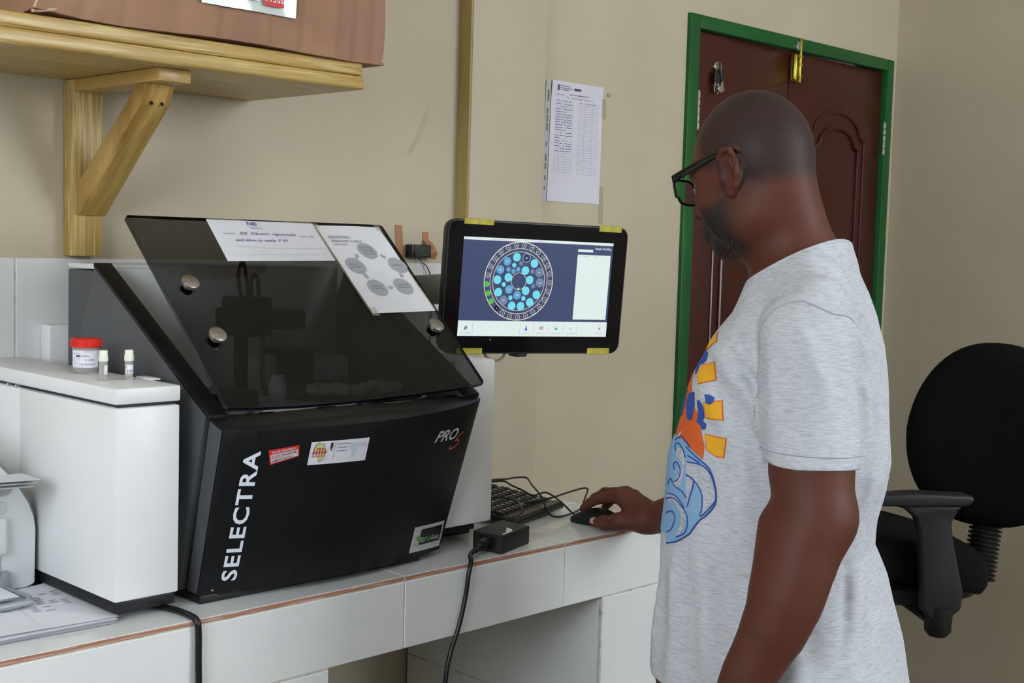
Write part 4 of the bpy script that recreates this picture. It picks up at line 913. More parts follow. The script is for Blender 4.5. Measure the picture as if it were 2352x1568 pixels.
def sheet(z, dx, dy, curl, rot):
    c, s = math.cos(rot), math.sin(rot)
    def fn(u, v):
        x, y = -.335 * (1 - u), .232 * v; lift = curl * max(0, v - .55) ** 2 * max(0, u - .86) * 24 + .0010 * math.sin(u * 5 + z * 900) * (.8 if curl else .4) + .0010
        return (.9385 + dx + x * c - y * s * 1.0 + .020 * v, 1.7165 + dy + x * s + y * c, z + lift)
    return fn
ths = []
for k in range(6):
    fn = sheet(BZ + .0006 + .0010 * k, -.004 - .002 * ((k * 3) % 4), -.002 * ((k * 5) % 3), 0, R(-2.4 + .5 * (k % 3)))
    o = obj('paper_sheet', MB().grid(fn, 12, 6), M_paper)
    tag(o, '%s white sheet in the paper pile beside the printer' % ('lowest', 'second lowest', 'third lowest', 'fourth lowest', 'fifth lowest', 'highest unprinted')[k], 'paper', 'sheets in the pile beside the printer')
fn = sheet(BZ + .0080, .001, .003, .013, R(-3.0))
tp_ = obj('results_page', MB().grid(fn, 24, 16), M_paper); tag(tp_, 'printed results page curling up on top of the paper pile', 'paper')
fo = lambda u, v: tuple(Vector(fn(u, v)) + Vector((0, 0, .0008)))
m = MB(); rg = random.Random(4)
for blk in range(3):
    vb = .74 - blk * .0
    ub = .90 - blk * .27
    for col, (du, n0) in enumerate(((0, 5), (.05, 4), (.10, 6), (.16, 5))):
        for k in range(n0 + 3):
            u = ub - du - k * .0; v = .78 - col * .03 - k * .045
            if v > .05 and u > .02 and rg.random() < .8: ink(m, rect2d(u - .030 - .012 * rg.random(), v, u, v + .014), fo)
    ink(m, rect2d(ub - .235, .10, ub - .233, .92), fo)
o = obj('results_print', m, M_inkg, tp_); o['kind'] = 'stuff'

# ---------------------------------------------------------------- things on the wall
nt_ = thing('wall_notice', (2.49, 2.249, .255), 'white printed log sheet in a plastic sleeve taped to the wall', 'notice')
NX0, NX1, NZ0, NZ1 = 2.385, 2.582, .109, .408
def nmap(off): return lambda u, v: (NX0 + (NX1 - NX0) * u - .006 * (1 - v) * (1 - u), 2.2488 - off - .004 * math.exp(-u * 8) - .0035 * math.exp(-(1 - v) * 14), NZ0 + (NZ1 - NZ0) * v)
obj('sheet', MB().grid(nmap(.0006), 16, 16), vary(mat('lilac_white_paper', srgb(222, 220, 232), .45), srgb(216, 214, 226), (5, 5, 5)), nt_)
M_sleeve = mat('clear_sleeve_strip', srgb(186, 188, 190), .25)
obj('sleeve_strip', MB().grid(lambda u, v: (NX0 - .0215 + .018 * u - .006 * (1 - v), 2.2435 - .0008, NZ0 - .004 + (NZ1 - NZ0 + .004) * v), 1, 12), M_sleeve, nt_)
M_hole = mat('punched_hole', srgb(120, 108, 82), .8)
for v, h in ((.88, .010), (.82, .018), (.72, .012), (.65, .018), (.58, .018), (.45, .010), (.33, .016), (.26, .016), (.17, .012), (.09, .010)):
    z = NZ0 + (NZ1 - NZ0) * v; x = NX0 - .0145 - .006 * (1 - v)
    obj('punched_hole', MB().add([(x, 2.2424, z), (x + .005, 2.2424, z), (x + .005, 2.2424, z + h), (x, 2.2424, z + h)], [(0, 1, 2, 3)]), M_hole, nt_)
m = MB(); f = nmap(.0016); G = lambda v: v
def tbl(u0, u1, v1, v0, cols, rows):
    for k in range(rows + 1): v = v1 + (v0 - v1) * k / rows; ink(m, rect2d(u0, v, u1, v + .0016), f)
    for c in [0, 1] + cols: u = u0 + (u1 - u0) * c; ink(m, rect2d(u, v0, u + .0025, v1), f)
tbl(.10, .43, .835, .245, [.28, .62], 27); tbl(.545, .90, .835, .240, [.3, .72], 29)
o = obj('table_lines', m, mat('pale_blue_rule', srgb(158, 160, 180), .8), nt_); o['kind'] = 'stuff'
m = MB(); rg = random.Random(8)
for k in range(19):
    v = .815 - k * .0218
    for u0, wd in ((.11, .075), (.21, .03), (.26, .03), (.315, .10)):
        if rg.random() < .86: ink(m, stroke2d([(u0 + wd * t / 4, v + .0035 * rg.uniform(-1, 1)) for t in range(5)], .006), f)
for s, u0, u1, v in (('Date', .115, .17, .838), ('Temperature', .22, .33, .838), ('Sign', .345, .40, .838), ('Date', .56, .61, .838), ('Temperature', .67, .79, .838), ('Sign', .81, .87, .838)): fit(m, s, u0, u1, v, .010, f)
o = obj('handwritten_entries', m, mat('blue_grey_pen', srgb(112, 114, 142), .8), nt_); o['kind'] = 'stuff'
m = MB(); fit(m, 'Kumasi Centre for', .165, .36, .960, .011, f, .01); fit(m, 'Collaborative Research', .165, .40, .942, .011, f, .01); fit(m, 'in Tropical Medicine', .165, .33, .926, .011, f, .01); ink(m, rect2d(.115, .922, .15, .968), f); ink(m, rect2d(.43, .936, .565, .955), f)
fit(m, 'LABORATORY TEMPERATURE LOG', .34, .72, .893, .011, f, .01); fit(m, 'Equipment: Fridge', .10, .25, .885, .010, f); fit(m, 'Serial      Acceptable range:', .28, .60, .868, .009, f); fit(m, 'Temperature: 20', .62, .80, .868, .009, f)
obj('notice_heading', m, mat('slate_ink', srgb(82, 82, 98), .8), nt_)
for z0, z1 in ((.33, .38), (.06, .155)): obj('sticky_tape', MB().add([(2.580, 2.2470, z0), (2.601, 2.2492, z0 - .004), (2.598, 2.2492, z1), (2.580, 2.2470, z1)], [(0, 1, 2, 3)]), M_cleartape, nt_)
nl = obj('wall_nail', MB().cyl((2.605, 2.2499, .392), (2.605, 2.243, .392), .004, n=12, bev=.001), M_chrome); tag(nl, 'small nail in the wall beside the printed log sheet', 'nail')
m = MB().grid(lambda u, v: (1.925 + .055 * v + .006 * math.sin(v * 2.6) + .016 * (u - .5), 2.2488 - .004 * math.sin(math.pi * v) - .003 * math.sin(u * 3.1) * v, .185 + .105 * v + .010 * math.sin(u * 3)), 4, 14)
o = obj('tape_remnant', m, mat('curled_clear_tape', srgb(200, 190, 165), .08, alpha=.18, spec=.8)); tag(o, 'curled remnant of clear sticky tape on the beige wall', 'tape')
th = thing('digital_thermometer', (1.957, 2.245, -.022), 'small black digital thermometer with thin probe wire taped to the wall', 'thermometer')
obj('meter_case', MB().box((1.925, 2.226, -.0375), (1.984, 2.2495, -.0075), bev=.0025), M_darkplastic, th)
obj('meter_rim', MB().box((1.9325, 2.2235, -.0365), (1.981, 2.2265, -.0085), bev=.0012), M_darkplastic, th)
obj('lcd_window', MB().box((1.938, 2.2228, -.0335), (1.976, 2.2238, -.0125)), M_lcd, th)
m = MB(); ink(m, text2d('24.8', .0105, .01), lambda u, v: (1.942 + u, 2.2224, -.0215 + v)); ink(m, text2d('60%', .0080, .01), lambda u, v: (1.950 + u, 2.2224, -.0325 + v))
obj('lcd_digits', m, M_lcd_seg, th)
obj('probe_wire', MB().tube([(1.960, 2.238, -.0375), (1.962, 2.236, -.046), (1.972, 2.233, -.052), (1.980, 2.232, -.062), (1.99, 2.232, -.085), (1.995, 2.234, -.12), (1.995, 2.236, -.25)], .0014, 6), M_rubber, th)
for x0, x1, z0, z1, lab_ in ((1.8945, 1.9150, -.036, .0355, 'strip of brown parcel tape left of the small thermometer, the longer one'), (1.9755, 1.9935, -.040, .0215, 'strip of brown parcel tape over the right end of the small thermometer')):
    m = MB().grid(lambda u, v: (x0 + (x1 - x0) * u + .008 * (1 - v) * (1 - .5 * v), (2.2490 if x0 < 1.95 else 2.2490 - .0268 * max(0, 1 - abs(v - .25) / .42) ** .5) - .0005, z0 + (z1 - z0) * v), 4, 20)
    o = obj('parcel_tape', m, M_brown_tape); tag(o, lab_, 'tape')

# ---------------------------------------------------------------- office chair
CC = Vector((2.933, 1.574, 0)); cf = Vector((-.763, .645, 0)).normalized(); cn = Vector((-.645, -.763, 0)).normalized()
def C3(x, y, z): return CC + cf * x + cn * y + Vector((0, 0, z))
def xf(mb): mb.v = [tuple(C3(*v)) for v in mb.v]; return mb
ch = thing('office_chair', (CC.x, CC.y, FZ), 'black swivel office chair with armrests standing by the right wall', 'chair')
M_chairpl = vary(mat('black_chair_plastic', srgb(38, 38, 41), .5), srgb(32, 32, 35), (200, 200, 200), bump=.1)
def pad(outline, prof, nn=40):
    """cushion: outline(theta)->(a,b); prof = [(scale, height)]"""
    vs = []; fs = []
    for s_, h in prof:
        for i in range(nn): a, b_ = outline(2 * math.pi * i / nn); vs.append((a * s_, b_ * s_, h))
    for k in range(len(prof) - 1):
        for i in range(nn): j = (i + 1) % nn; fs.append((k * nn + i, k * nn + j, (k + 1) * nn + j, (k + 1) * nn + i))
    fs.append(tuple(range(nn))[::-1]); fs.append(tuple((len(prof) - 1) * nn + i for i in range(nn)))
    return vs, fs
def sup(a, b_, e):
    def f(t): c, s = math.cos(t), math.sin(t); return (a * math.copysign(abs(c) ** e, c), b_ * math.copysign(abs(s) ** e, s))
    return f
vs, fs = pad(sup(.235, .232, .55), [(.80, -.777), (.96, -.772), (1.0, -.752), (1.0, -.712), (.97, -.690), (.90, -.678), (.6, -.672), (.2, -.672)])
m = MB().add([(x + .03, y, z + (.020 * math.cos((x - .05) * 7)) - .05 * max(0, x - .12) - .10 * max(0, -.05 - x)) for x, y, z in vs], fs); obj('seat', xf(m), M_fabric, ch, smooth=60)
vs, fs = pad(sup(.22, .215, .6), [(.45, -.828), (.75, -.822), (.93, -.800), (.97, -.775), (.9, -.765)])
obj('seat_shell', xf(MB().add([(x + .02, y, z) for x, y, z in vs], fs)), M_chairpl, ch, smooth=60)
# backrest, swivelled on its spine
bc = C3(-.252, 0, -.437); byaw = R(55)
bn = (cf * math.cos(byaw) + cn * math.sin(byaw)).normalized(); ba = Vector((0, 0, 1)).cross(bn).normalized(); bv = Vector((0, 0, 1)) - bn * .10; bv.normalize()
def egg(t):
    c, s = math.cos(t), math.sin(t); wv = .205 * (1 - .12 * s) if s > 0 else .205; return (wv * math.copysign(abs(c) ** .85, c), .228 * math.copysign(abs(s) ** .9, s) + (.0))
vs, fs = pad(egg, [(.3, .030), (.7, .034), (.90, .030), (.985, .015), (1.0, -.002), (.985, -.016), (.95, -.022)], 56)
m = MB().add([tuple(bc + ba * x + bv * y + bn * (z + .22 * x * x)) for x, y, z in vs], fs); obj('backrest', m, M_fabric, ch, smooth=70)
vs, fs = pad(egg, [(.96, -.018), (.95, -.035), (.80, -.050), (.4, -.056)], 56)
m = MB().add([tuple(bc + ba * x + bv * y + bn * (z + .22 * x * x)) for x, y, z in vs], fs); obj('back_shell', m, M_chairpl, ch, smooth=70)
s0, s1 = C3(-.238, 0, -.800), bc - bn * .028 - bv * .20
m = MB(); prof = []
ax_ = (s1 - s0); 
for k in range(15): prof += [(.030, k * .0165), (.040, k * .0165 + .004), (.040, k * .0165 + .009), (.030, k * .0165 + .013)]
pr_s = [(0, 0)] + [(r_, z * ax_.length / .2475) for r_, z in prof if z <= .2475] + [(0, ax_.length)]
obj('spine_bellows', MB().lathe(pr_s, 24, s0, ax_.normalized()), mat('black_bellows_rubber', srgb(30, 30, 30), .4), ch, smooth=60)
obj('spine_bar', xf(MB().box((-.235, -.03, -.832), (.02, .03, -.815), bev=.004)), M_chairpl, ch)
for sg in (1, -1):
    y = .262 * sg
    m = MB().prism([(-.085, -.548), (-.080, -.536), (.05, -.532), (.17, -.540), (.19, -.550), (.18, -.562), (.05, -.562), (-.07, -.560)], y - .028, y + .028, 'y', bev=.006, seg=3)
    ar = obj('armrest_pad', xf(m), M_chairpl, ch)
    post = [(.11, -.560), (.07, -.570), (.045, -.59), (.035, -.62), (.028, -.68), (.022, -.75), (.020, -.80), (.0, -.822), (-.05, -.818), (-.072, -.80), (-.075, -.76), (-.060, -.70), (-.045, -.64), (-.040, -.60), (-.052, -.575), (-.065, -.560)]
    m = MB().prism(post, y - .016 if sg > 0 else y - .016, y + .016, 'y', bev=.007, seg=3)
    obj('armrest_post', xf(m), M_chairpl, ch)
    obj('arm_bracket', xf(MB().box((-.045, min(y * .35, y), -.834), (.005, max(y * .35, y), -.823), bev=.002)), M_chairpl, ch)
obj('adjust_knob', xf(MB().lathe([(0, 0), (.020, .0), (.030, .012), (.032, .07), (0, .07)], 24, (-.028, .255, -.866))), M_darkplastic, ch)
obj('gas_column', xf(MB().cyl((0, 0, FZ + .12), (0, 0, -.98), .025, n=24).cyl((0, 0, -.99), (0, 0, -.815), .0145, n=20)), M_chrome, ch)
for k in range(5):
    a = 2 * math.pi * k / 5 + .3; c, s = math.cos(a), math.sin(a)
    lgm = MB().tube([(.02 * c, .02 * s, FZ + .135), (.15 * c, .15 * s, FZ + .115), (.29 * c, .29 * s, FZ + .075)], [.026, .016], 10)
    leg = obj('leg', xf(lgm), M_chairpl, ch)
    cst = MB(); p = (.28 * c, .28 * s)
    cst.cyl((p[0] - .022 * s, p[1] + .022 * c, FZ + .028), (p[0] - .004 * s, p[1] + .004 * c, FZ + .028), .028, n=20, bev=.004).cyl((p[0] + .004 * s, p[1] - .004 * c, FZ + .028), (p[0] + .022 * s, p[1] - .022 * c, FZ + .028), .028, n=20, bev=.004)
    obj('caster', xf(cst), M_darkplastic, leg)
# ---------------------------------------------------------------- signed-distance modelling of the standing man (numpy only)
class Field:
    def __init__(s, lo, hi, h):
        s.lo = np.array(lo, np.float32); s.h = h; s.n = np.ceil((np.array(hi) - s.lo) / h).astype(int) + 1
        s.f = np.full(s.n, 1.0, np.float32)
    def win(s, lo, hi):
        a = np.clip(np.floor((np.array(lo) - s.lo) / s.h).astype(int), 0, s.n); b = np.clip(np.ceil((np.array(hi) - s.lo) / s.h).astype(int) + 1, 0, s.n)
        sl = tuple(slice(int(i), int(j)) for i, j in zip(a, b))
        ax = [s.lo[k] + s.h * np.arange(a[k], b[k], dtype=np.float32) for k in range(3)]
        return sl, ax[0][:, None, None], ax[1][None, :, None], ax[2][None, None, :]
    def join(s, sl, d, k, sub=False):
        o = s.f[sl]
        if o.size == 0: return
        if sub: d = -d; h = np.maximum(k - np.abs(o - d), 0) / k; s.f[sl] = np.maximum(o, d) + h * h * k * .25
        else: h = np.maximum(k - np.abs(o - d), 0) / k; s.f[sl] = np.minimum(o, d) - h * h * k * .25
    def cap(s, p, q, r0, r1, k=.01, sub=False):
        """tapered capsule"""
        p = np.array(p, np.float32); q = np.array(q, np.float32); m = max(r0, r1) + max(k, .02)
        sl, X, Y, Z = s.win(np.minimum(p, q) - m, np.maximum(p, q) + m); d = q - p; L2 = float(d @ d) + 1e-12
        t = np.clip(((X - p[0]) * d[0] + (Y - p[1]) * d[1] + (Z - p[2]) * d[2]) / L2, 0, 1)
        v = np.sqrt((X - p[0] - t * d[0]) ** 2 + (Y - p[1] - t * d[1]) ** 2 + (Z - p[2] - t * d[2]) ** 2) - (r0 + (r1 - r0) * t)
        s.join(sl, v, k, sub)
    def chain(s, pts, rs, k=.01):
        for i in range(len(pts) - 1): s.cap(pts[i], pts[i + 1], rs[i], rs[i + 1], k)
    def ell(s, c, r, Rm=None, k=.01, sub=False):
        c = np.array(c, np.float32); r = np.array(r, np.float32); m = float(r.max()) + max(k, .02)
        sl, X, Y, Z = s.win(c - m, c + m); Rm = np.eye(3) if Rm is None else Rm
        x, y, z = X - c[0], Y - c[1], Z - c[2]
        a, b, e = [x * Rm[0][i] + y * Rm[1][i] + z * Rm[2][i] for i in range(3)]
        k0 = np.sqrt((a / r[0]) ** 2 + (b / r[1]) ** 2 + (e / r[2]) ** 2); k1 = np.sqrt((a / r[0] ** 2) ** 2 + (b / r[1] ** 2) ** 2 + (e / r[2] ** 2) ** 2)
        s.join(sl, k0 * (k0 - 1) / np.maximum(k1, 1e-6), k, sub)
    def fold(s, pts, w, amp):
        """raised (amp > 0) or sunken soft fold along a polyline lying on the surface"""
        for p, q in zip(pts, pts[1:]):
            p = np.array(p, np.float32); q = np.array(q, np.float32); m = 3 * w
            sl, X, Y, Z = s.win(np.minimum(p, q) - m, np.maximum(p, q) + m); d = q - p; L2 = float(d @ d) + 1e-12
            t = np.clip(((X - p[0]) * d[0] + (Y - p[1]) * d[1] + (Z - p[2]) * d[2]) / L2, 0, 1)
            v2 = (X - p[0] - t * d[0]) ** 2 + (Y - p[1] - t * d[1]) ** 2 + (Z - p[2] - t * d[2]) ** 2
            s.f[sl] -= amp * np.exp(-v2 / (w * w))
    def snap(s, p, it=4):
        """moves a point onto the zero surface along the field's gradient"""
        p = np.array(p, float)
        def at(q):
            g = (q - s.lo) / s.h; i = np.clip(np.floor(g).astype(int), 0, s.n - 2); t = g - i; v = 0.0
            for a in (0, 1):
                for b in (0, 1):
                    for c in (0, 1): v += s.f[i[0] + a, i[1] + b, i[2] + c] * (t[0] if a else 1 - t[0]) * (t[1] if b else 1 - t[1]) * (t[2] if c else 1 - t[2])
            return v
        for _ in range(it):
            d = np.array([at(p + e) - at(p - e) for e in np.eye(3) * .006]) / .012; p = p - at(p) * d / max(d @ d, .05)
        return p
    def mesh(s):
        """surface nets: one vertex per crossed cell, quads across crossed edges"""
        f = s.f; n = s.n; neg = f < 0
        c = np.zeros(n - 1, np.int8)
        for i in (0, 1):
            for j in (0, 1):
                for k in (0, 1): c += neg[i:n[0] - 1 + i, j:n[1] - 1 + j, k:n[2] - 1 + k]
        cells = np.argwhere((c > 0) & (c < 8)); idx = np.full(n - 1, -1, np.int32); idx[tuple(cells.T)] = np.arange(len(cells))
        acc = np.zeros((len(cells), 3)); cnt = np.zeros(len(cells)); corner = {}
        for i in (0, 1):
            for j in (0, 1):
                for k in (0, 1): corner[i, j, k] = f[cells[:, 0] + i, cells[:, 1] + j, cells[:, 2] + k]
        for a in corner:
            for ax in range(3):
                if a[ax] == 0:
                    b = list(a); b[ax] = 1; b = tuple(b); fa, fb = corner[a], corner[b]; m = (fa < 0) != (fb < 0)
                    t = fa[m] / (fa[m] - fb[m]); p = np.tile(np.array(a, float), (m.sum(), 1)); p[:, ax] += t; acc[m] += p; cnt[m] += 1
        V = (cells + acc / cnt[:, None]) * s.h + s.lo
        Q = []
        for ax in range(3):
            sh = [slice(None)] * 3; sh2 = [slice(None)] * 3; sh[ax] = slice(0, n[ax] - 1); sh2[ax] = slice(1, n[ax])
            e = np.argwhere(neg[tuple(sh)] != neg[tuple(sh2)]); u, w = (ax + 1) % 3, (ax + 2) % 3
            e = e[(e[:, u] > 0) & (e[:, w] > 0) & (e[:, u] < n[u] - 1) & (e[:, w] < n[w] - 1)]
            def cell(du, dw): g = e.copy(); g[:, u] -= du; g[:, w] -= dw; return idx[g[:, 0], g[:, 1], g[:, 2]]
            q = np.stack([cell(1, 1), cell(0, 1), cell(0, 0), cell(1, 0)], 1); fl = ~neg[e[:, 0], e[:, 1], e[:, 2]]; q[fl] = q[fl][:, ::-1]; Q.append(q)
        return V, np.concatenate(Q)
def cut_mesh(V, Q, g):
    """keeps the part of a quad mesh where the vertex field g > 0, cutting triangles exactly on g = 0"""
    T = np.concatenate([Q[:, [0, 1, 2]], Q[:, [0, 2, 3]]]); ins = g[T] > 0; c = ins.sum(1)
    out = [tuple(t) for t in T[c == 3]]; V = [tuple(v) for v in V]; new = {}
    def cross(i, j):
        kx = (min(i, j), max(i, j))
        if kx not in new:
            t = g[kx[0]] / (g[kx[0]] - g[kx[1]]); a, b = V[kx[0]], V[kx[1]]
            new[kx] = len(V); V.append(tuple(a[m] + (b[m] - a[m]) * t for m in range(3)))
        return new[kx]
    for t in T[(c == 1) | (c == 2)]:
        t = [int(x) for x in t]; pos = [g[i] > 0 for i in t]
        if sum(pos) == 1:
            k = pos.index(True); a, b, d = t[k], t[(k + 1) % 3], t[(k + 2) % 3]; out.append((a, cross(a, b), cross(a, d)))
        else:
            k = pos.index(False); a, b, d = t[k], t[(k + 1) % 3], t[(k + 2) % 3]; x, y = cross(a, b), cross(a, d); out += [(x, b, d), (x, d, y)]
    used = sorted({i for f in out for i in f}); mp = {o: i for i, o in enumerate(used)}
    return [V[i] for i in used], [tuple(mp[i] for i in f) for f in out]

PC = np.array([1.748, 1.14, 0.0]); PF = np.array([-.2555, .9668, 0]); PL_ = np.array([-.9668, -.2555, 0]); PB = np.stack([PF, PL_, [0, 0, 1]], 1)
def body(f, l, z): return PC + PF * f + PL_ * l + np.array([0, 0, z])
def to_body(p): return (np.asarray(p) - PC) @ PB
def to_world(V): return PC + np.asarray(V) @ PB.T
# everything is modelled in the man's own frame: f forward, l to his left, z up (0 at lens height)
RINGS = np.array([[-.80, -.020, .170, .180], [-.67, -.022, .200, .198], [-.594, -.016, .187, .195], [-.504, -.007, .171, .190], [-.456, .002, .158, .190], [-.414, .0, .159, .190], [-.368, -.005, .163, .190],
    [-.323, -.011, .164, .190], [-.278, -.015, .155, .190], [-.232, -.018, .147, .188], [-.187, -.022, .138, .185], [-.141, -.030, .124, .178], [-.096, -.040, .102, .155], [-.06, -.040, .088, .128],
    [-.03, -.036, .076, .100], [0.0, -.033, .069, .084], [.03, -.031, .066, .075], [.06, -.030, .064, .071]])
def torso(F, off=0.0, k=.02, zlo=-.79, n=2.3, ztop=.07):
    zs = RINGS[:, 0]; sl, X, Y, Z = F.win((-.30, -.26, zlo - .01), (.30, .26, .075)); z = Z.ravel()
    c, a, b = (np.interp(z, zs, RINGS[:, i])[None, None, :] for i in (1, 2, 3)); a = a + off; b = b + off
    q = (np.abs((X - c) / a) ** n + np.abs(Y / b) ** n) ** (1 / n); d = (q - 1) * np.minimum(a, b)
    d = np.maximum(d, np.maximum(zlo - Z, Z - ztop)); F.join(sl, d.astype(np.float32), k)
SHL, ELL, WRL = (-.096, .168, -.128), (-.128, .200, -.371), (-.030, .262, -.650)
SHR, ELR = (.015, -.160, -.140), to_body((2.016, 1.302, -.432)); WRR = to_body((2.013, 1.585, -.531))
HC = np.array([.033, .036, .118])
def rotz(a): c, s_ = math.cos(a), math.sin(a); return np.array([[c, -s_, 0], [s_, c, 0], [0, 0, 1]])
def roty(a): c, s_ = math.cos(a), math.sin(a); return np.array([[c, 0, s_], [0, 1, 0], [-s_, 0, c]])
HR = rotz(-math.radians(16)) @ roty(math.radians(15))       # head turned to the right and bowed
def hd(x, y, z): return HC + HR @ np.array([x, y, z])
HS = 1.0
def build_head(F):
    E = lambda c, r, k=.02, sub=False: F.ell(hd(*c), r, HR, k, sub); K = lambda p, q, r0, r1, k=.012, sub=False: F.cap(hd(*p), hd(*q), r0, r1, k, sub)
    E((.001, 0, .039), (.092, .076, .091), .01); E((-.025, 0, .018), (.058, .068, .066), .03); E((.035, 0, .0), (.064, .064, .088), .03)
    E((.040, 0, -.070), (.052, .053, .046), .03); E((.074, 0, -.098), (.024, .026, .020), .025)
    for s_ in (1, -1):
        E((.056, .044 * s_, -.030), (.030, .028, .030), .025); E((.012, .052 * s_, -.062), (.042, .018, .034), .03)
        K((.088, .010 * s_, .024), (.078, .045 * s_, .022), .011, .012, .02); E((.098, .032 * s_, .004), (.016, .017, .012), .012, True)
        E((.112, .014 * s_, -.032), (.011, .009, .009), .008); K((.050, .058 * s_, -.004), (.0, .070 * s_, -.010), .012, .008, .02)
    K((.092, 0, .012), (.116, 0, -.026), .009, .013, .012)
    K((.100, .018, -.061), (.100, -.018, -.061), .0085, .0085, .010); K((.106, 0, -.060), (.106, 0, -.060), .009, .009, .008); K((.097, .015, -.076), (.097, -.015, -.076), .0095, .0095, .010)
    for s_ in (1, -1):                                  # ears: rim, inner fold, bowl, lobe
        rim = [(.012, .072, .006), (.010, .080, .022), (-.002, .084, .031), (-.017, .087, .028), (-.025, .088, .010), (-.022, .086, -.010), (-.012, .082, -.026), (-.002, .077, -.034), (.006, .072, -.028)]
        pl = [(a, b * s_, c) for a, b, c in rim]
        E((-.006, .0755 * s_, .0), (.019, .007, .030), .006)
        E((-.001, .083 * s_, -.004), (.011, .0065, .015), .004, True)
        for p, q in zip(pl, pl[1:]): K(p, q, .0044, .0044, .004)
        K((-.012, .083 * s_, .016), (-.015, .083 * s_, -.008), .0032, .0032, .005); E((.002, .077 * s_, -.030), (.008, .006, .009), .006); E((.010, .0745 * s_, -.006), (.005, .006, .008), .004)
def build_neck(F):
    F.cap((-.030, 0, -.06), hd(-.022, 0, -.045), .060, .055, .03); F.cap((-.022, 0, -.045), hd(.004, 0, -.076), .047, .046, .03); F.cap((-.044, 0, -.055), hd(-.038, 0, -.005), .048, .045, .03)
    F.cap((-.042, .03, -.02), (-.085, .14, -.09), .044, .040, .04); F.cap((-.036, -.03, -.02), (-.020, -.135, -.105), .044, .040, .04)
HAND = dict(
    palm=[((2.000, 1.592, -.531), (1.999, 1.655, -.499), .0245, .0155), ((2.012, 1.592, -.530), (2.018, 1.660, -.495), .0255, .0155), ((2.024, 1.592, -.531), (2.037, 1.655, -.503), .0245, .0150), ((2.030, 1.594, -.535), (2.053, 1.645, -.515), .0215, .0135),
          ((2.010, 1.60, -.536), (2.030, 1.645, -.520), .024, .016)],
    fingers=[([(1.998, 1.655, -.497), (1.990, 1.703, -.507), (1.989, 1.728, -.519), (1.9885, 1.744, -.532)], [.0138, .0104, .0092, .0078]),
             ([(2.018, 1.660, -.493), (2.014, 1.712, -.500), (2.0135, 1.738, -.515), (2.013, 1.753, -.530)], [.0140, .0106, .0093, .0080]),
             ([(2.037, 1.655, -.501), (2.041, 1.702, -.508), (2.042, 1.724, -.524), (2.042, 1.735, -.539)], [.0132, .0100, .0088, .0076]),
             ([(2.053, 1.645, -.514), (2.061, 1.679, -.522), (2.062, 1.695, -.537), (2.062, 1.704, -.551)], [.0115, .0088, .0078, .0068])],
    thumb=([(1.994, 1.602, -.537), (1.973, 1.640, -.541), (1.969, 1.674, -.548), (1.9725, 1.702, -.553)], [.0220, .0150, .0120, .0098]))
def build_hand(F, tb):
    for p, q, r0, r1 in HAND['palm']: F.cap(tb(p), tb(q), r0, r1, .012)
    for pts, rs in HAND['fingers']: F.chain([tb(p) for p in pts], rs, .006)
    F.chain([tb(p) for p in HAND['thumb'][0]], HAND['thumb'][1], .012)
def body_field(h=.0027):
    F = Field((-.28, -.46, -.86), (.66, .36, .31), h)
    torso(F, -.010, .02, -.80, ztop=-.05)
    build_neck(F); build_head(F)
    F.chain([SHL, (-.110, .183, -.25), (-.118, .189, -.307), ELL], [.055, .0570, .0575, .0525], .010)
    F.chain([ELL, (-.117, .215, -.407), (-.112, .228, -.449), (-.103, .236, -.489), (-.088, .243, -.532), (-.069, .251, -.575), (-.056, .256, -.605), WRL], [.0480, .0440, .0420, .0400, .0362, .0295, .0255, .0225], .034); F.ell((-.160, .192, -.366), (.016, .02, .024), None, .025); F.cap((-.085, .215, -.385), (-.090, .235, -.47), .030, .032, .02)
    # relaxed left hand hanging below the frame
    w = np.array(WRL); dn = np.array([.30, .05, -.95]); dn /= np.linalg.norm(dn); fw = np.array([.95, 0, .30]); lf = np.array([-.1, 1, 0.0])
    pl = lambda a, b, c: w + dn * a + fw * b + lf * c
    for b in (-.024, -.008, .008, .024): F.cap(pl(.01, b * .6, 0), pl(.085, b, .004), .021, .0125, .012)
    for b, L, r in ((.027, .075, .0092), (.009, .085, .0095), (-.009, .078, .0090), (-.027, .060, .0080)):
        F.chain([pl(.085, b, .004), pl(.085 + L * .5, b, -.004), pl(.085 + L * .8, b * .95, -.018), pl(.085 + L, b * .9, -.034)], [r * 1.15, r, r * .92, r * .8], .006)
    F.chain([pl(.015, .022, -.008), pl(.045, .046, -.016), pl(.078, .056, -.024), pl(.105, .056, -.030)], [.019, .0135, .011, .009], .012)
    # right arm reaching to the mouse
    F.chain([SHR, ELR], [.062, .052], .03); F.chain([ELR, tuple((np.array(ELR) * .45 + np.array(WRR) * .55)), WRR], [.052, .046, .0305], .02)
    build_hand(F, lambda p: to_body(p))
    return F
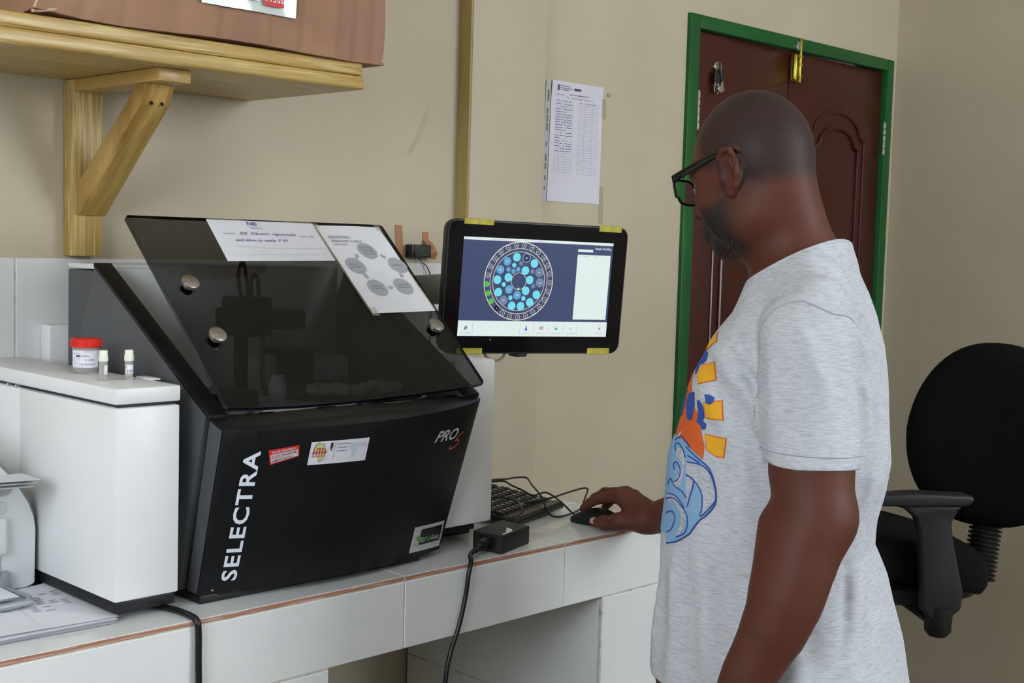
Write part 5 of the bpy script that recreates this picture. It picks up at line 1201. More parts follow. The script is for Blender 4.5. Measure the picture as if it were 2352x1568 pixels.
def shirt_field(h=.0036, folds=()):
    F = Field((-.27, -.36, -.70), (.27, .32, .09), h)
    torso(F, 0.0, .02, -.685)
    F.cap((-.050, .035, -.020), (-.092, .148, -.094), .046, .052, .04); F.cap((-.042, -.035, -.022), (-.015, -.140, -.110), .046, .050, .04)
    G = Field((-.27, -.36, -.70), (.27, .32, .09), h)
    G.chain([SHL, (-.122, .190, -.36)], [.0690, .0665], .03)
    sl, X, Y, Z = G.win((-.3, .0, -.7), (.3, .4, .1)); G.f[sl] = np.maximum(G.f[sl], -.297 + .03 * (Y - .2) - Z)
    H = Field((-.27, -.36, -.70), (.27, .32, .09), h); e = np.array(ELR) - np.array(SHR); e = e / np.linalg.norm(e); en = np.array(SHR) + e * .19
    H.cap(SHR, np.array(SHR) + e * .26, .070, .068, .03)
    sl, X, Y, Z = H.win((-.3, -.4, -.7), (.3, 0, .1)); H.f[sl] = np.maximum(H.f[sl], (X - en[0]) * e[0] + (Y - en[1]) * e[1] + (Z - en[2]) * e[2])
    for A, k in ((G, .016), (H, .022)):
        hh = np.maximum(k - np.abs(F.f - A.f), 0) / k; F.f = np.minimum(F.f, A.f) - hh * hh * k * .25
    # the tops' collar plane and a gentle overall rumple
    sl, X, Y, Z = F.win((-.3, -.4, -.8), (.3, .4, .2))
    F.f += (.0016 * np.sin(X * 31 + Z * 23) * np.sin(Y * 27 - Z * 17) + .0012 * np.sin(X * 60 - Z * 42 + Y * 20)).astype(np.float32)
    dense = []
    for pts, w_, a_ in folds:
        P_ = [np.array(p) for p in pts]; D = [P_[i] * (1 - t) + P_[i + 1] * t for i in range(len(P_) - 1) for t in (0, .34, .67)] + [P_[-1]]
        dense.append(([F.snap(p) for p in D], w_, a_))
    for D, w_, a_ in dense:
        m_ = len(D) - 1
        for i in range(m_):
            e_ = math.sin(math.pi * (i + .8) / (m_ + .6)) ** .6; F.fold(D[i:i + 2], w_, a_ * e_ * .62)
    F.f = np.maximum(F.f, (X * .47 + (Z - .004) * .883 + .033 * 1).astype(np.float32) * 1.0)
    F.f = np.maximum(F.f, (-.668 + .02 * X - Z).astype(np.float32))
    return F, en, e
def shirt_mesh(h=.0036, folds=()):
    F, en, e = shirt_field(h, folds); V, Q = F.mesh(); g = np.ones(len(V)); t = 1.2 * h
    pn = V[:, 0] * .47 + (V[:, 2] - .004) * .883 + .033
    m = (pn > -t * .8) & (np.abs(V[:, 1]) < .16)
    c = np.array([-.034, 0]); rr = np.sqrt(((V[:, 0] - c[0]) / 1.0) ** 2 + V[:, 1] ** 2)
    # collar opening: everything of the flat cap further than the rib's width from the outline
    ang = np.arctan2(V[:, 1], V[:, 0] - c[0]); k = ((ang + np.pi) / (2 * np.pi) * 90).astype(int) % 90
    mx = np.zeros(90); np.maximum.at(mx, k[m], rr[m]); mx = np.convolve(np.r_[mx[-3:], mx, mx[:3]], np.ones(7) / 7, 'valid')
    g[m] = rr[m] - mx[k[m]] + .006; g[~m] = .01
    mh = V[:, 2] - .02 * V[:, 0] < -.668 + t * .8
    zi = RINGS; cc, aa, bb = (np.interp(-.668, zi[:, 0], zi[:, i]) for i in (1, 2, 3))
    q = (np.abs((V[:, 0] - cc) / aa) ** 2.3 + np.abs(V[:, 1] / bb) ** 2.3) ** (1 / 2.3); g[mh] = ((q - 1) * .19 + .006)[mh]
    ml = (np.abs(V[:, 2] - (-.297 + .03 * (V[:, 1] - .2))) < t) & (V[:, 1] > .10)
    ax = np.array(SHL) + (np.array((-.122, .190, -.36)) - np.array(SHL)) * ((-.297 - SHL[2]) / (-.36 - SHL[2])); rl = np.sqrt((V[:, 0] - ax[0]) ** 2 + (V[:, 1] - ax[1]) ** 2)
    inl = ml & (rl < .0660); g[inl] = (rl - .0618)[inl]
    pr = (V - en) @ e; d = V - en - pr[:, None] * e; rr2 = np.linalg.norm(d, axis=1); mr = (np.abs(pr) < t) & (rr2 < .068) & (V[:, 1] < -.10); g[mr] = (rr2 - .062)[mr]
    return cut_mesh(V, Q, g)
# ---------------------------------------------------------------- the man
def attr_mat(name, base, attrs, rough=.5, spec=.4):
    """base colour with vertex-mask overlays [(attribute, colour, speckle colour, speckle scale)]"""
    m = mat(name, base, rough, spec=spec); nt = m.node_tree; N, L = nt.nodes, nt.links; b = N['Principled BSDF']
    tc = N.new('ShaderNodeTexCoord'); nz = N.new('ShaderNodeTexNoise'); nz.inputs['Scale'].default_value = 14; nz.inputs['Detail'].default_value = 5
    L.new(tc.outputs['Object'], nz.inputs['Vector']); mx = N.new('ShaderNodeMix'); mx.data_type = 'RGBA'; mx.inputs[6].default_value = base
    mx.inputs[7].default_value = tuple(c * .72 for c in base[:3]) + (1,); L.new(nz.outputs['Fac'], mx.inputs[0]); cur = mx.outputs[2]
    for at, col, col2, sc in attrs:
        a = N.new('ShaderNodeAttribute'); a.attribute_name = at
        n2 = N.new('ShaderNodeTexNoise'); n2.inputs['Scale'].default_value = sc; n2.inputs['Detail'].default_value = 2; L.new(tc.outputs['Object'], n2.inputs['Vector'])
        rp = N.new('ShaderNodeValToRGB'); rp.color_ramp.elements[0].position = .56; rp.color_ramp.elements[1].position = .68; L.new(n2.outputs['Fac'], rp.inputs['Fac'])
        m2 = N.new('ShaderNodeMix'); m2.data_type = 'RGBA'; m2.inputs[6].default_value = col; m2.inputs[7].default_value = col2; L.new(rp.outputs['Color'], m2.inputs[0])
        m3 = N.new('ShaderNodeMix'); m3.data_type = 'RGBA'; L.new(a.outputs['Fac'], m3.inputs[0]); L.new(cur, m3.inputs[6]); L.new(m2.outputs[2], m3.inputs[7]); cur = m3.outputs[2]
    L.new(cur, b.inputs['Base Color'])
    bn = N.new('ShaderNodeTexNoise'); bn.inputs['Scale'].default_value = 420; L.new(tc.outputs['Object'], bn.inputs['Vector'])
    bp = N.new('ShaderNodeBump'); bp.inputs['Strength'].default_value = .18; bp.inputs['Distance'].default_value = .0012; L.new(bn.outputs['Fac'], bp.inputs['Height']); L.new(bp.outputs['Normal'], b.inputs['Normal'])
    return m
man = thing('person', (PC[0], PC[1], FZ), 'standing bald bearded man in a printed grey t-shirt, one hand on the mouse', 'person')
MO = np.array([PC[0], PC[1], FZ])
def np_obj(name, V, F_, m, parent, smooth=True, origin=None):
    me = bpy.data.meshes.new(name); W = np.asarray(V) - MO; me.from_pydata(W.tolist(), [], [tuple(int(i) for i in f) for f in F_] if not isinstance(F_, list) else F_)
    me.polygons.foreach_set('use_smooth', [smooth] * len(me.polygons)); me.update(); me.materials.append(m)
    o = bpy.data.objects.new(name, me); put(o, parent); ORG[o] = Vector(MO); return o
def sstep(x, a, b): t = np.clip((x - a) / (b - a), 0, 1); return t * t * (3 - 2 * t)
M_skin = attr_mat('dark_brown_skin', srgb(98, 53, 38), [('hair', srgb(40, 32, 31), srgb(60, 51, 49), 620), ('beard', srgb(34, 28, 26), srgb(68, 60, 56), 620)], .56, .38)
BV, BQ = body_field().mesh()
skin = np_obj('skin', to_world(BV), BQ.tolist(), M_skin, man)
H = (BV - HC) @ HR                                       # head coordinates
inh = sstep(BV[:, 2], .0, .02)
cr = sstep(H[:, 2] + .55 * np.clip(H[:, 0], -.2, .02) * 0 , -.040, .0) * sstep(.074 - H[:, 0] + .0 * H[:, 2], 0, .03)
front_line = .052 + .22 * (H[:, 2] - .05)                # hairline in front of the temple
hair = sstep(front_line + .012 - H[:, 0], 0, .024) * sstep(H[:, 2], -.045, -.010) * sstep(BV[:, 2], .045, .075)
hair *= 1 - sstep(H[:, 0], -.012, .004) * sstep(.012 - H[:, 2], -.02, .02)          # bare cheek in front of the ear
hair *= 1 - sstep(np.abs(H[:, 1]), .074, .079) * sstep(H[:, 0] + .03, 0, .004) * sstep(.018 - H[:, 0], 0, .004) * sstep(.036 - H[:, 2], 0, .006)    # the ears
jx = H[:, 0]; low = -.030 - .30 * np.clip(jx - .012, 0, .1)                   # upper edge of the beard falls towards the mouth
beard = sstep(low + .014 - H[:, 2], 0, .030) * sstep(jx, -.006, .030) * sstep(H[:, 2] + .25 * np.clip(.05 - jx, 0, .08), -.130, -.105) * sstep(BV[:, 2], -.035, -.015)
beard = np.maximum(beard, sstep(jx, .085, .095) * sstep(-.040 - H[:, 2], 0, .006) * sstep(H[:, 2], -.056, -.052) * .8)
side = sstep(jx, -.004, .004) * sstep(.022 - jx, 0, .008) * sstep(H[:, 2], -.05, -.03) * sstep(.04 - H[:, 2], 0, .03) * sstep(np.abs(H[:, 1]), .060, .066); beard = np.maximum(beard, .35 * side * (H[:, 2] < .03))
lip = sstep(jx, .090, .098) * sstep(.025 - np.abs(H[:, 1]), 0, .006) * sstep(-.055 - H[:, 2], 0, .004) * sstep(H[:, 2], -.085, -.080); beard *= 1 - lip
rs = np.random.RandomState(2); beard *= rs.uniform(.80, 1.0, len(beard))
for nm, arr in (('hair', hair * inh * .85), ('beard', beard * .92)):
    a = skin.data.attributes.new(nm, 'FLOAT', 'POINT'); a.data.foreach_set('value', arr.astype(np.float32))
# short beard: a thin rough coat that thins out to nothing at its edge, plus single grey hairs
fm = beard[BQ].max(1) > .04; used = np.unique(BQ[fm]); mp = -np.ones(len(BV), int); mp[used] = np.arange(len(used))
nrm = np.zeros((len(skin.data.vertices), 3), np.float32).ravel(); skin.data.vertex_normals.foreach_get('vector', nrm); nrm = nrm.reshape(-1, 3); WV = to_world(BV)
cover = WV[used] + nrm[used] * (-.0004 + .0016 * beard[used] * rs.uniform(.55, 1, len(used)))[:, None]
bd = np_obj('beard', cover, mp[BQ[fm]].tolist(), M_skin, man)
for nm, arr in (('hair', np.zeros(len(used))), ('beard', beard[used])):
    a = bd.data.attributes.new(nm, 'FLOAT', 'POINT'); a.data.foreach_set('value', arr.astype(np.float32))
M_beard = mat('dark_brow_hair', srgb(34, 29, 27), .8)
hm = MB(); hd_ = MB(); pk = used[beard[used] > .25]
for i in rs.choice(pk, 1500):
    n = nrm[i] + np.array([0, 0, -.7]) + rs.uniform(-.5, .5, 3); n /= np.linalg.norm(n); p = WV[i] + nrm[i] * .0006; s_ = np.cross(n, [.3, .2, 1]); s_ /= np.linalg.norm(s_)
    (hm if rs.rand() < .22 else hd_).add([p + s_ * .00022, p - s_ * .00022, p + n * .0042], [(0, 1, 2)])
hb = obj('grey_whiskers', hm, mat('grey_whisker', srgb(138, 132, 128), .7), man, smooth=0, fix=False); hb['kind'] = 'stuff'
hb = obj('dark_whiskers', hd_, mat('dark_whisker', srgb(30, 26, 25), .7), man, smooth=0, fix=False); hb['kind'] = 'stuff'
for s_ in (1, -1):
    c = to_world(np.array([hd(.084, .032 * s_, .008)]))[0]
    e = obj('eyeball', MB().sphere(c, .0125), mat('eye_white', srgb(196, 186, 178), .2), man); g_ = to_world(np.array([hd(.0955, .032 * s_, .005)]))[0]
    obj('iris', MB().sphere(g_, .0045, u=14, v=8), mat('dark_brown_iris', srgb(26, 18, 14), .15), e)
    lidp_ = to_world(np.array([hd(.0835, .032 * s_, .0105)]))[0]; obj('eyelid', MB().sphere(lidp_, .0138, u=18, v=10, sc=(1, 1, .86)), M_skin, man)
    brow = [hd(.098, .012 * s_, .029), hd(.096, .028 * s_, .033), hd(.086, .046 * s_, .029)]
    obj('eyebrow', MB().tube([tuple(x) for x in to_world(np.array(brow))], [.0035, .002], 8), M_beard, man)
# thumb and finger nails of the hand on the mouse
M_nailp = mat('pale_fingernail', srgb(208, 150, 132), .35)
def nail(c, d, up, L, W_):
    c, d, up = Vector(c), Vector(d).normalized(), Vector(up).normalized(); sd = d.cross(up).normalized(); up = sd.cross(d).normalized()
    fn = lambda u, v: c + d * (L * (v - .5)) + sd * (W_ * (u - .5) * (1 - .5 * max(0, v - .6) * 2 * abs(2 * u - 1))) + up * (.0012 * (1 - (2 * u - 1) ** 2 * 1.6))
    return obj('fingernail', MB().grid(fn, 8, 8), M_nailp, man)
nail(Vector((1.9722, 1.7045, -.5525)) + Vector((-.78, -.38, .50)).normalized() * .0098, (.12, 1, -.15), (-.78, -.38, .50), .0120, .0135)
for pts, rs_ in HAND['fingers']:
    a, b_ = Vector(pts[2]), Vector(pts[3]); d = (b_ - a).normalized(); up = Vector((0, 0, 1)) - d * d.z; up.normalize(); nail(b_ + up * (rs_[3] * .97), d, up, .0105, .0095)

# grey heather t-shirt with folds
FOLDS = [([(-.083, .099, -.004), (-.115, .085, -.030), (-.138, .045, -.070), (-.150, .02, -.120)], .012, 0.0076), ([(-.096, .160, -.040), (-.125, .135, -.060), (-.145, .085, -.100), (-.155, .050, -.150)], .012, 0.0085),
    ([(-.134, .195, -.090), (-.150, .165, -.115), (-.155, .105, -.155), (-.160, .070, -.205), (-.163, .065, -.27)], .011, 0.0085), ([(-.118, .115, -.045), (-.146, .075, -.085), (-.158, .04, -.135)], .008, -0.0051),
    ([(-.150, .140, -.120), (-.160, .09, -.165), (-.163, .075, -.22)], .008, -0.0059), ([(.026, .128, -.094), (.001, .172, -.136), (-.026, .188, -.177)], .013, 0.0068), ([(.046, .16, -.146), (.008, .183, -.18), (-.034, .192, -.22), (-.05, .192, -.26)], .013, 0.0076),
    ([(.0, .178, -.150), (-.03, .186, -.195), (-.045, .188, -.235)], .008, -0.0059), ([(.07, .150, -.19), (.03, .18, -.235), (-.01, .19, -.29), (-.03, .19, -.35)], .014, 0.0059),
    ([(-.155, .03, -.19), (-.163, .031, -.244), (-.166, .056, -.306), (-.162, .066, -.363), (-.150, .09, -.42), (-.138, .10, -.48)], .014, 0.0076), ([(-.162, -.018, -.209), (-.168, -.01, -.275), (-.172, .02, -.34), (-.162, .03, -.41)], .013, 0.0059),
    ([(-.162, .05, -.40), (-.160, .075, -.46), (-.166, .10, -.52), (-.160, .115, -.60)], .016, 0.0085), ([(-.158, .09, -.43), (-.155, .11, -.50), (-.15, .13, -.58)], .009, -0.0051), ([(-.007, .191, -.318), (-.017, .192, -.38), (-.038, .186, -.455), (-.05, .187, -.55)], .018, 0.0059),
    ([(.049, .187, -.45), (.030, .188, -.52), (.020, .196, -.60), (.018, .20, -.66)], .018, 0.0085), ([(.097, .168, -.47), (.092, .171, -.56), (.095, .178, -.66)], .015, 0.0076), ([(.130, .13, -.48), (.135, .135, -.56), (.145, .14, -.66)], .012, 0.0068), ([(-.08, .18, -.50), (-.10, .17, -.58), (-.11, .17, -.66)], .016, 0.0068),
    ([(-.103, .222, -.10), (-.128, .228, -.15), (-.150, .225, -.2)], .012, 0.0043), ([(-.06, .232, -.13), (-.068, .245, -.19), (-.075, .25, -.26)], .014, 0.0051), ([(-.16, .185, -.17), (-.172, .18, -.23), (-.18, .185, -.285)], .010, 0.0051)]
SV, SF = shirt_mesh(.0034, FOLDS)
M_shirt = vary(mat('grey_heather_jersey', srgb(204, 207, 214), .9, spec=.15), srgb(180, 184, 192), (60, 60, 520), .42, .68, detail=4, bump=.25, bump_scale=(900, 900, 1400), bdist=.0008)
vary(M_shirt, srgb(216, 219, 225), (70, 70, 700), .54, .74, detail=3)
shirt = np_obj('t_shirt', to_world(np.array(SV)), SF, M_shirt, man)
md = shirt.modifiers.new('cloth_thickness', 'SOLIDIFY'); md.thickness = .0022; md.offset = -1
tree = BVHTree.FromPolygons([tuple(v) for v in SV], SF)
def near(p, off=.0):
    loc, nor, i, d = tree.find_nearest(Vector(p)); c = np.interp(loc.z, RINGS[:, 0], RINGS[:, 1])
    if nor.dot(Vector((loc.x - c, loc.y, .0))) < 0 and abs(nor.z) < .9: nor = -nor
    return loc + nor * off
def seam_tube(pts, r=.0011, off=.0004):
    P_ = [near(p, off) for p in spline([Vector(p) for p in pts], 8)]; return [tuple(x) for x in to_world(np.array([p[:] for p in P_]))]
M_seam = mat('grey_seam_thread', srgb(166, 169, 178), .9)
obj('shoulder_seam', MB().tube(seam_tube([(-.066, .088, .010), (-.072, .104, .002), (-.076, .123, -.013), (-.084, .148, -.032), (-.094, .183, -.05), (-.100, .203, -.067)]), .0013, 6, sub=1), M_seam, shirt)
obj('sleeve_seam', MB().tube(seam_tube([(-.100, .203, -.067), (-.122, .205, -.074), (-.145, .200, -.084), (-.158, .155, -.104), (-.158, .12, -.136), (-.158, .11, -.171), (-.155, .115, -.21)]), .0012, 6, sub=1), M_seam, shirt)
obj('sleeve_seam', MB().tube(seam_tube([(-.100, .203, -.067), (-.078, .200, -.075), (-.058, .198, -.098), (-.044, .196, -.130), (-.036, .192, -.170), (-.040, .190, -.205), (-.05, .187, -.235)]), .0010, 6, sub=1), M_seam, shirt)
hem = [(-.1135 + .0685 * math.cos(a), .184 + .0685 * math.sin(a), -.279 + .03 * (.065 * math.sin(a))) for a in [i * math.pi / 16 for i in range(-1, 17)]]
obj('sleeve_hem_stitch', MB().tube(seam_tube(hem), .0007, 6, sub=1), M_seam, shirt)
# collar rib follows the neck opening
ed = {}
for f in SF:
    for i in range(3):
        k = (min(f[i], f[(i + 1) % 3]), max(f[i], f[(i + 1) % 3])); ed[k] = ed.get(k, 0) + 1
SVn = np.array(SV); bv = {i for k, c in ed.items() if c == 1 for i in k if SVn[i, 2] > -.12 and abs(SVn[i, 1]) < .12 and np.hypot(SVn[i, 0] + .034, SVn[i, 1]) < .13}
if bv:
    B_ = SVn[sorted(bv)]; an_ = np.arctan2(B_[:, 1], B_[:, 0] + .034); o_ = np.argsort(an_); B_ = B_[o_]; n_ = 48
    rr_ = [B_[np.abs((an_[o_] - t + np.pi) % (2 * np.pi) - np.pi) < .16].mean(0) for t in np.linspace(-np.pi, np.pi, n_, endpoint=False)]
    rr_ = np.array(rr_); rr_ = (np.roll(rr_, 1, 0) + rr_ + np.roll(rr_, -1, 0)) / 3; rr_ = np.vstack([rr_, rr_[:1]])
    obj('collar_rib', MB().tube([tuple(x) for x in to_world(rr_)], .0042, 8, sub=2), M_shirt, shirt)
# screen print on the chest, wrapped round the body: (angle from straight ahead in degrees, height)
M_py = mat('print_yellow', srgb(240, 176, 40), .8); M_po = mat('print_orange', srgb(226, 102, 44), .8); M_pb = mat('print_blue', srgb(48, 84, 164), .8); M_pl = mat('print_light_blue', srgb(136, 176, 212), .8)
M_pg = vary(mat('print_ground_grey', srgb(200, 203, 211), .9, spec=.15), srgb(156, 160, 170), (120, 120, 620), .44, .66, detail=5)
def wrap_pt(a, z, off):
    c = float(np.interp(z, RINGS[:, 0], RINGS[:, 1])); d = Vector((math.cos(R(a)), math.sin(R(a)), 0)); o_ = Vector((c, 0, z))
    h_ = tree.ray_cast(o_ + d * .6, -d, .6); p = h_[0] if h_[0] is not None else o_ + d * .15
    n_ = h_[1] if h_[1] is not None else d
    if n_.dot(d) < 0: n_ = -n_
    return p + n_ * off
AS = 330.0                                              # degrees to metres, only to keep cells even while cutting
def print_poly(polys, M_, name, off):
    for pg in polys: print_one([pg], M_, name, off)
def print_one(polys, M_, name, off):
    b = bmesh.new()
    for pg in polys:
        vs = [b.verts.new((a / AS, z, 0)) for a, z in pg]
        try: b.faces.new(vs)
        except ValueError: pass
    bmesh.ops.triangulate(b, faces=b.faces)
    for _ in range(5):
        es = [e for e in b.edges if e.calc_length() > .009]
        if not es: break
        bmesh.ops.subdivide_edges(b, edges=es, cuts=1); bmesh.ops.triangulate(b, faces=b.faces)
    b.verts.ensure_lookup_table(); b.verts.index_update()
    V_ = to_world(np.array([wrap_pt(v.co.x * AS, v.co.y, off)[:] for v in b.verts])); F_ = [[v.index for v in f.verts] for f in b.faces]; b.free()
    m = MB(); m.add([tuple(v) for v in V_], F_); o = obj(name, m, M_, shirt, smooth=180, fix=False); return o
def grow(pg, d):
    c = (sum(p[0] for p in pg) / len(pg), sum(p[1] for p in pg) / len(pg)); out = []
    for a, z in pg:
        v = Vector(((a - c[0]) / AS, z - c[1])); v = v * (1 + d / max(v.length, 1e-5)); out.append((c[0] + v.x * AS, c[1] + v.y))
    return out
mir = lambda pg: [(-a, z) for a, z in pg][::-1]
RA = [(47.1, -.1522), (52.5, -.124), (62.5, -.1362), (53.4, -.1484)]; RB = [(55.3, -.1786), (58.5, -.1729), (69.0, -.1647), (71.5, -.1901), (61.6, -.1987), (58.0, -.1902)]
RC = [(68.7, -.226), (77.4, -.2201), (80.2, -.2461), (76.0, -.2455), (70.9, -.247)]; RD = [(71.6, -.2715), (83.2, -.2729), (82.3, -.3002), (78.7, -.2995), (73.8, -.293)]
RT = [[(a - 5, -.118 + .01 * abs(a) / 30), (a + 5, -.118 + .01 * abs(a) / 30), (a + 6, -.092 + .01 * abs(a) / 30), (a - 6, -.092 + .01 * abs(a) / 30)] for a in (-30, 0, 30)]
rays = [RA, RB, RC, RD] + RT; rays += [mir(r_) for r_ in (RA, RB, RC, RD)]
print_poly([grow(r_, .0022) for r_ in rays], M_po, 'print_ray_outline', .0006); print_poly(rays, M_py, 'print_ray', .0011)
SUN = [(47.8, -.2918), (50.0, -.2657), (55.2, -.2565), (59.5, -.2324), (64.2, -.2413), (64.5, -.2567), (67.0, -.2578), (72.0, -.2885), (71.6, -.3085), (68.6, -.3034), (58.3, -.2932), (51.1, -.2855)]
disc = [(58 * math.cos(t), -.235 + .075 * math.sin(t)) for t in [i * math.pi / 20 for i in range(0, 40)]]
print_poly([disc], M_po, 'print_sun', .0004); print_poly([SUN, mir(SUN)], M_po, 'print_sun', .0007)
LET = [[(52.0, -.188), (44.2, -.178), (44.5, -.1594), (49.4, -.152), (57.4, -.1545), (59.2, -.1651), (55.9, -.1724), (51.0, -.1727), (53.4, -.1833), (54.2, -.1879)], [(68.0, -.213), (70.9, -.2126), (73.6, -.216), (73.8, -.2242), (72.5, -.2272), (70.0, -.2249), (69.4, -.2196)],
       [(52.1, -.2173), (58.5, -.2127), (60.9, -.2317), (60.4, -.2553), (55.1, -.2554), (50.9, -.2359)], [(62.3, -.2244), (64.4, -.2226), (68.4, -.2309), (69.6, -.2456), (68.9, -.2525), (71.4, -.2557), (71.2, -.2635), (69.2, -.2652), (67.0, -.2578), (64.6, -.2567), (64.8, -.2411)]]
LET += [[(a, -.255), (a, -.215), (a + 9, -.213), (a + 10, -.232), (a + 7, -.255)] for a in (38, 24, 10, -4, -18, -32, -46)]
print_poly(LET, M_pb, 'print_lettering', .0013)
WAVE = [(47.5, -.2873), (58.2, -.291), (66.2, -.3002), (70.9, -.3088), (75.3, -.3177), (78.8, -.334), (81.2, -.3596), (81.4, -.3728), (77.9, -.3877), (75.0, -.398), (72.0, -.4133), (69.7, -.4239), (61.1, -.4403), (52.1, -.4495), (50.3, -.4377), (47.1, -.4076), (47.6, -.3608), (45.9, -.3271), (44.0, -.3051)]
print_poly([WAVE, mir(WAVE), [(47.5, -.2873), (44.0, -.3051), (45.9, -.3271), (47.6, -.3608), (47.1, -.4076), (50.3, -.4377), (-50.3, -.4377), (-47.1, -.4076), (-47.6, -.3608), (-45.9, -.3271), (-44.0, -.3051), (-47.5, -.2873)]], M_pl, 'print_wave', .0015)
G_ = [[(61.3, -.3161), (71.2, -.3153), (76.2, -.324), (80.3, -.3534), (81.1, -.3674), (75.2, -.3923), (75.2, -.3738), (73.7, -.3566), (69.6, -.3431), (63.9, -.3347)], [(64.0, -.3369), (67.7, -.3395), (68.4, -.3481), (67.8, -.3664), (67.5, -.3823), (66.4, -.3692)],
      [(47.9, -.3745), (56.9, -.3707), (62.2, -.3766), (67.3, -.3913), (66.6, -.4124), (64.0, -.4255), (60.2, -.434), (64.2, -.4073), (63.3, -.3941), (58.7, -.3835), (48.2, -.3859)], [(49.6, -.3044), (53.8, -.2977), (59.1, -.3039), (62.3, -.329), (61.3, -.3543), (57.6, -.3589), (54.2, -.352), (59.0, -.3398), (59.5, -.3214), (52.5, -.312)]]
print_poly(G_ + [mir(g_) for g_ in G_], M_pg, 'print_foam', .0019)
ST = [[(59.2, -.296), (65.1, -.3029), (70.3, -.3101), (75.4, -.3188), (78.8, -.3363), (81.2, -.3596), (81.0, -.3742), (78.0, -.3899), (75.1, -.399), (71.9, -.4145), (69.5, -.424), (61.1, -.4403), (52.1, -.4495)], [(62.5, -.3172), (70.6, -.3167), (75.8, -.3242), (79.5, -.3426), (81.1, -.3663), (75.4, -.3922), (75.3, -.3790), (74.0, -.3600), (69.9, -.3440), (63.9, -.3347)],
      [(64.2, -.3369), (67.9, -.3395), (68.9, -.3481), (68.2, -.3664), (67.5, -.3823)], [(46.8, -.3834), (56.0, -.376), (62.3, -.3811), (67.3, -.3936), (68.6, -.4088), (66.8, -.4237), (60.8, -.4337)], [(47.9, -.3745), (56.9, -.3707), (62.2, -.3766), (65.5, -.386)], [(48.9, -.4041), (55.7, -.3971), (58.9, -.4062), (56.0, -.4244), (51.8, -.4319)],
      [(44.1, -.2935), (51.0, -.2844), (58.0, -.2888), (62, -.295)], [(49.9, -.3066), (46.8, -.3001), (50.8, -.2948), (57.4, -.3026), (60.6, -.312)], [(53.9, -.3338), (51.7, -.326), (54.5, -.3222), (59.1, -.3307), (59.1, -.3443), (55.6, -.3511)], [(47.6, -.3608), (51.1, -.3494), (56.8, -.3571), (62.2, -.3607), (66.4, -.3692)], [(62, -.308), (67, -.311), (71, -.3165)]]
tb_ = MB()
for s_ in ST:
    for sg in (1, -1):
        pl_ = [wrap_pt(p.x * AS * sg, p.y, .0019) for p in spline([Vector((a / AS, z, 0)) for a, z in s_], 5)]
        tb_.tube([tuple(x) for x in to_world(np.array([p[:] for p in pl_]))], .0011, 6, sub=1)
o = obj('print_outline', tb_, M_pb, shirt); o['kind'] = 'stuff'

# trousers and shoes (below the frame, built for other viewpoints)
M_tr = vary(mat('grey_trousers', srgb(150, 146, 138), .9), srgb(126, 122, 115), (300, 300, 300), bump=.15)
tf_ = Field((-.30, -.30, FZ), (.32, .30, -.60), .007)
for s_ in (1, -1): tf_.chain([(-.01, .085 * s_, -.78), (.0, .095 * s_, -.98), (-.01, .10 * s_, -1.20), (-.03, .105 * s_, FZ + .075)], [.098, .082, .066, .062], .02)
tf_.ell((-.02, 0, -.70), (.165, .175, .12), None, .05); tf_.f = np.maximum(tf_.f, (tf_.lo[2] + tf_.h * np.arange(tf_.n[2], dtype=np.float32) + .655)[None, None, :])
TV, TQ = tf_.mesh(); np_obj('trousers', to_world(TV), TQ.tolist(), M_tr, man)
M_shoe = mat('black_leather_shoe', srgb(28, 26, 25), .35); M_sole = mat('dark_rubber_sole', srgb(40, 38, 36), .7)
for s_ in (1, -1):
    sf = Field((-.16, -.2, FZ - .01), (.24, .2, FZ + .14), .005)
    sf.chain([(-.075, .105 * s_, FZ + .050), (.06, .115 * s_, FZ + .045), (.150, .122 * s_, FZ + .034)], [.042, .044, .034], .02); sf.cap((-.04, .105 * s_, FZ + .05), (-.03, .105 * s_, FZ + .10), .045, .046, .02)
    sf.f = np.maximum(sf.f, (FZ + .012 - sf.lo[2] - sf.h * np.arange(sf.n[2], dtype=np.float32))[None, None, :])
    v_, q_ = sf.mesh(); sh = np_obj('shoe', to_world(v_), q_.tolist(), M_shoe, man)
    m = MB(); pts = [(-.075 + .047 * math.cos(t), .105 * s_ + .044 * math.sin(t)) if math.cos(t) < 0 else ((.150 + .040 * math.cos(t)), .122 * s_ + .044 * math.sin(t)) for t in [i * math.pi / 14 for i in range(28)]]
    m.prism(pts, FZ + .0005, FZ + .015, 'z'); m.v = [tuple(x) for x in to_world(np.array(m.v))]; obj('shoe_sole', m, M_sole, sh)

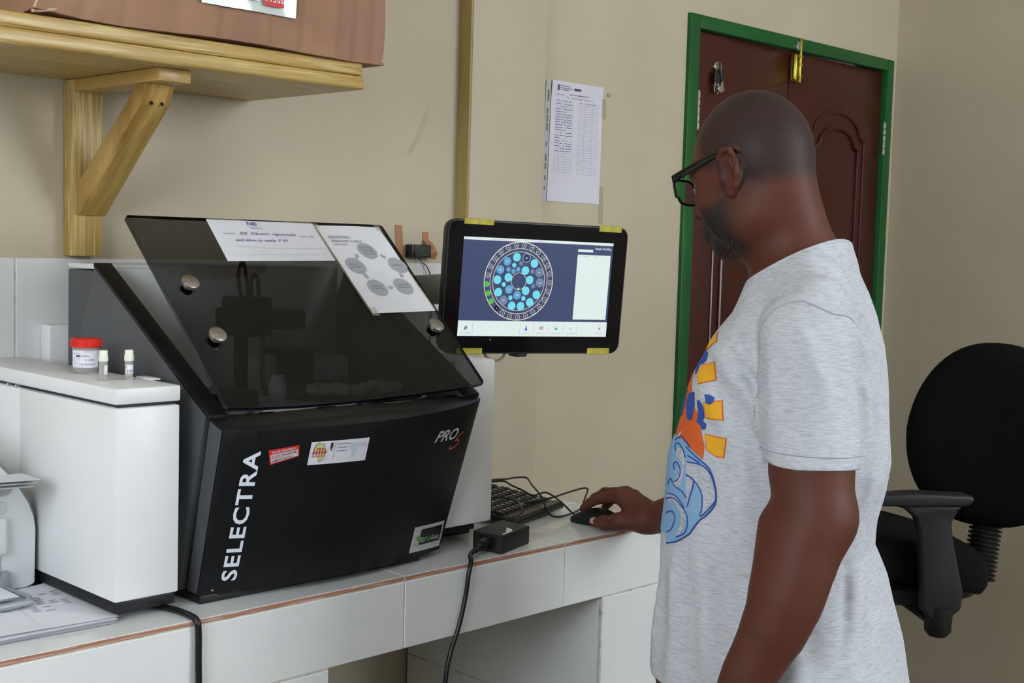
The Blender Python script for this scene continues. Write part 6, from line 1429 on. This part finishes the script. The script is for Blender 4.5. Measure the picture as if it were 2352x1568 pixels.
# black framed spectacles
W1 = lambda pts: [tuple(x) for x in to_world(np.array([hd(*p) for p in pts]))]
gl = bpy.data.objects.new('eyeglasses', None); put(gl, man); gl.empty_display_size = .05; gl.location = (0, 0, 0); ORG[gl] = Vector(MO)
M_gf = mat('black_glossy_frame', srgb(14, 14, 15), .18)
def bar(pts, hs, ws):                                   # flat tapering bar through head-space points
    vs = []; fs = []
    for (x, y, z), h_, w_ in zip(pts, hs, ws):
        vs += [(x, y + w_, z + h_), (x, y + w_, z - h_), (x, y - w_, z - h_), (x, y - w_, z + h_)]
    for i in range(len(pts) - 1):
        for k in range(4): j = (k + 1) % 4; fs.append((i * 4 + k, i * 4 + j, (i + 1) * 4 + j, (i + 1) * 4 + k))
    fs += [(3, 2, 1, 0), tuple((len(pts) - 1) * 4 + k for k in range(4))]
    b = bmesh.new(); bb = [b.verts.new(v) for v in W1(vs)]; [b.faces.new([bb[i] for i in f]) for f in fs]
    bmesh.ops.recalc_face_normals(b, faces=b.faces); bmesh.ops.bevel(b, geom=list(b.edges), offset=.0009, segments=2, profile=.5, affect='EDGES'); return MB().bm(b)
for s_ in (1, -1):
    obj('temple', bar([(.108, .0705 * s_, .0185), (.085, .0735 * s_, .0215), (.055, .0765 * s_, .0255), (.025, .0785 * s_, .0285), (.0, .0795 * s_, .0310), (-.016, .0800 * s_, .0300), (-.030, .0795 * s_, .0180)], [.0062, .0058, .0048, .0036, .0028, .0026, .0022], [.0018] * 7), M_gf, gl)
    rim = []
    for i in range(33):
        t = 2 * math.pi * i / 32; c_, q_ = math.cos(t), math.sin(t)
        y = .0355 + .0285 * math.copysign(abs(c_) ** .55, c_); z = .0005 + .0205 * math.copysign(abs(q_) ** .6, q_)
        rim.append((.1185 - .0030 * ((y - .02) / .04) ** 2 - .10 * max(0, y - .05) - .004 * (z < -.01), y * s_, z))
    obj('rim', MB().tube(W1(rim), .0022, 8, sub=1), M_gf, gl)
    obj('lens', MB().add(W1(rim[:-1]), [tuple(range(32))]), mat('clear_lens', srgb(250, 250, 250), 0.0, trans=1.0, ior=1.01), gl)
    obj('hinge_block', bar([(.1120, .0640 * s_, .0185), (.1085, .0715 * s_, .0185)], [.0060, .0060], [.0030, .0020]), M_gf, gl)
obj('bridge', MB().tube(W1([(.118, .0085, .006), (.1205, 0, .0085), (.118, -.0085, .006)]), .0022, 8), M_gf, gl)
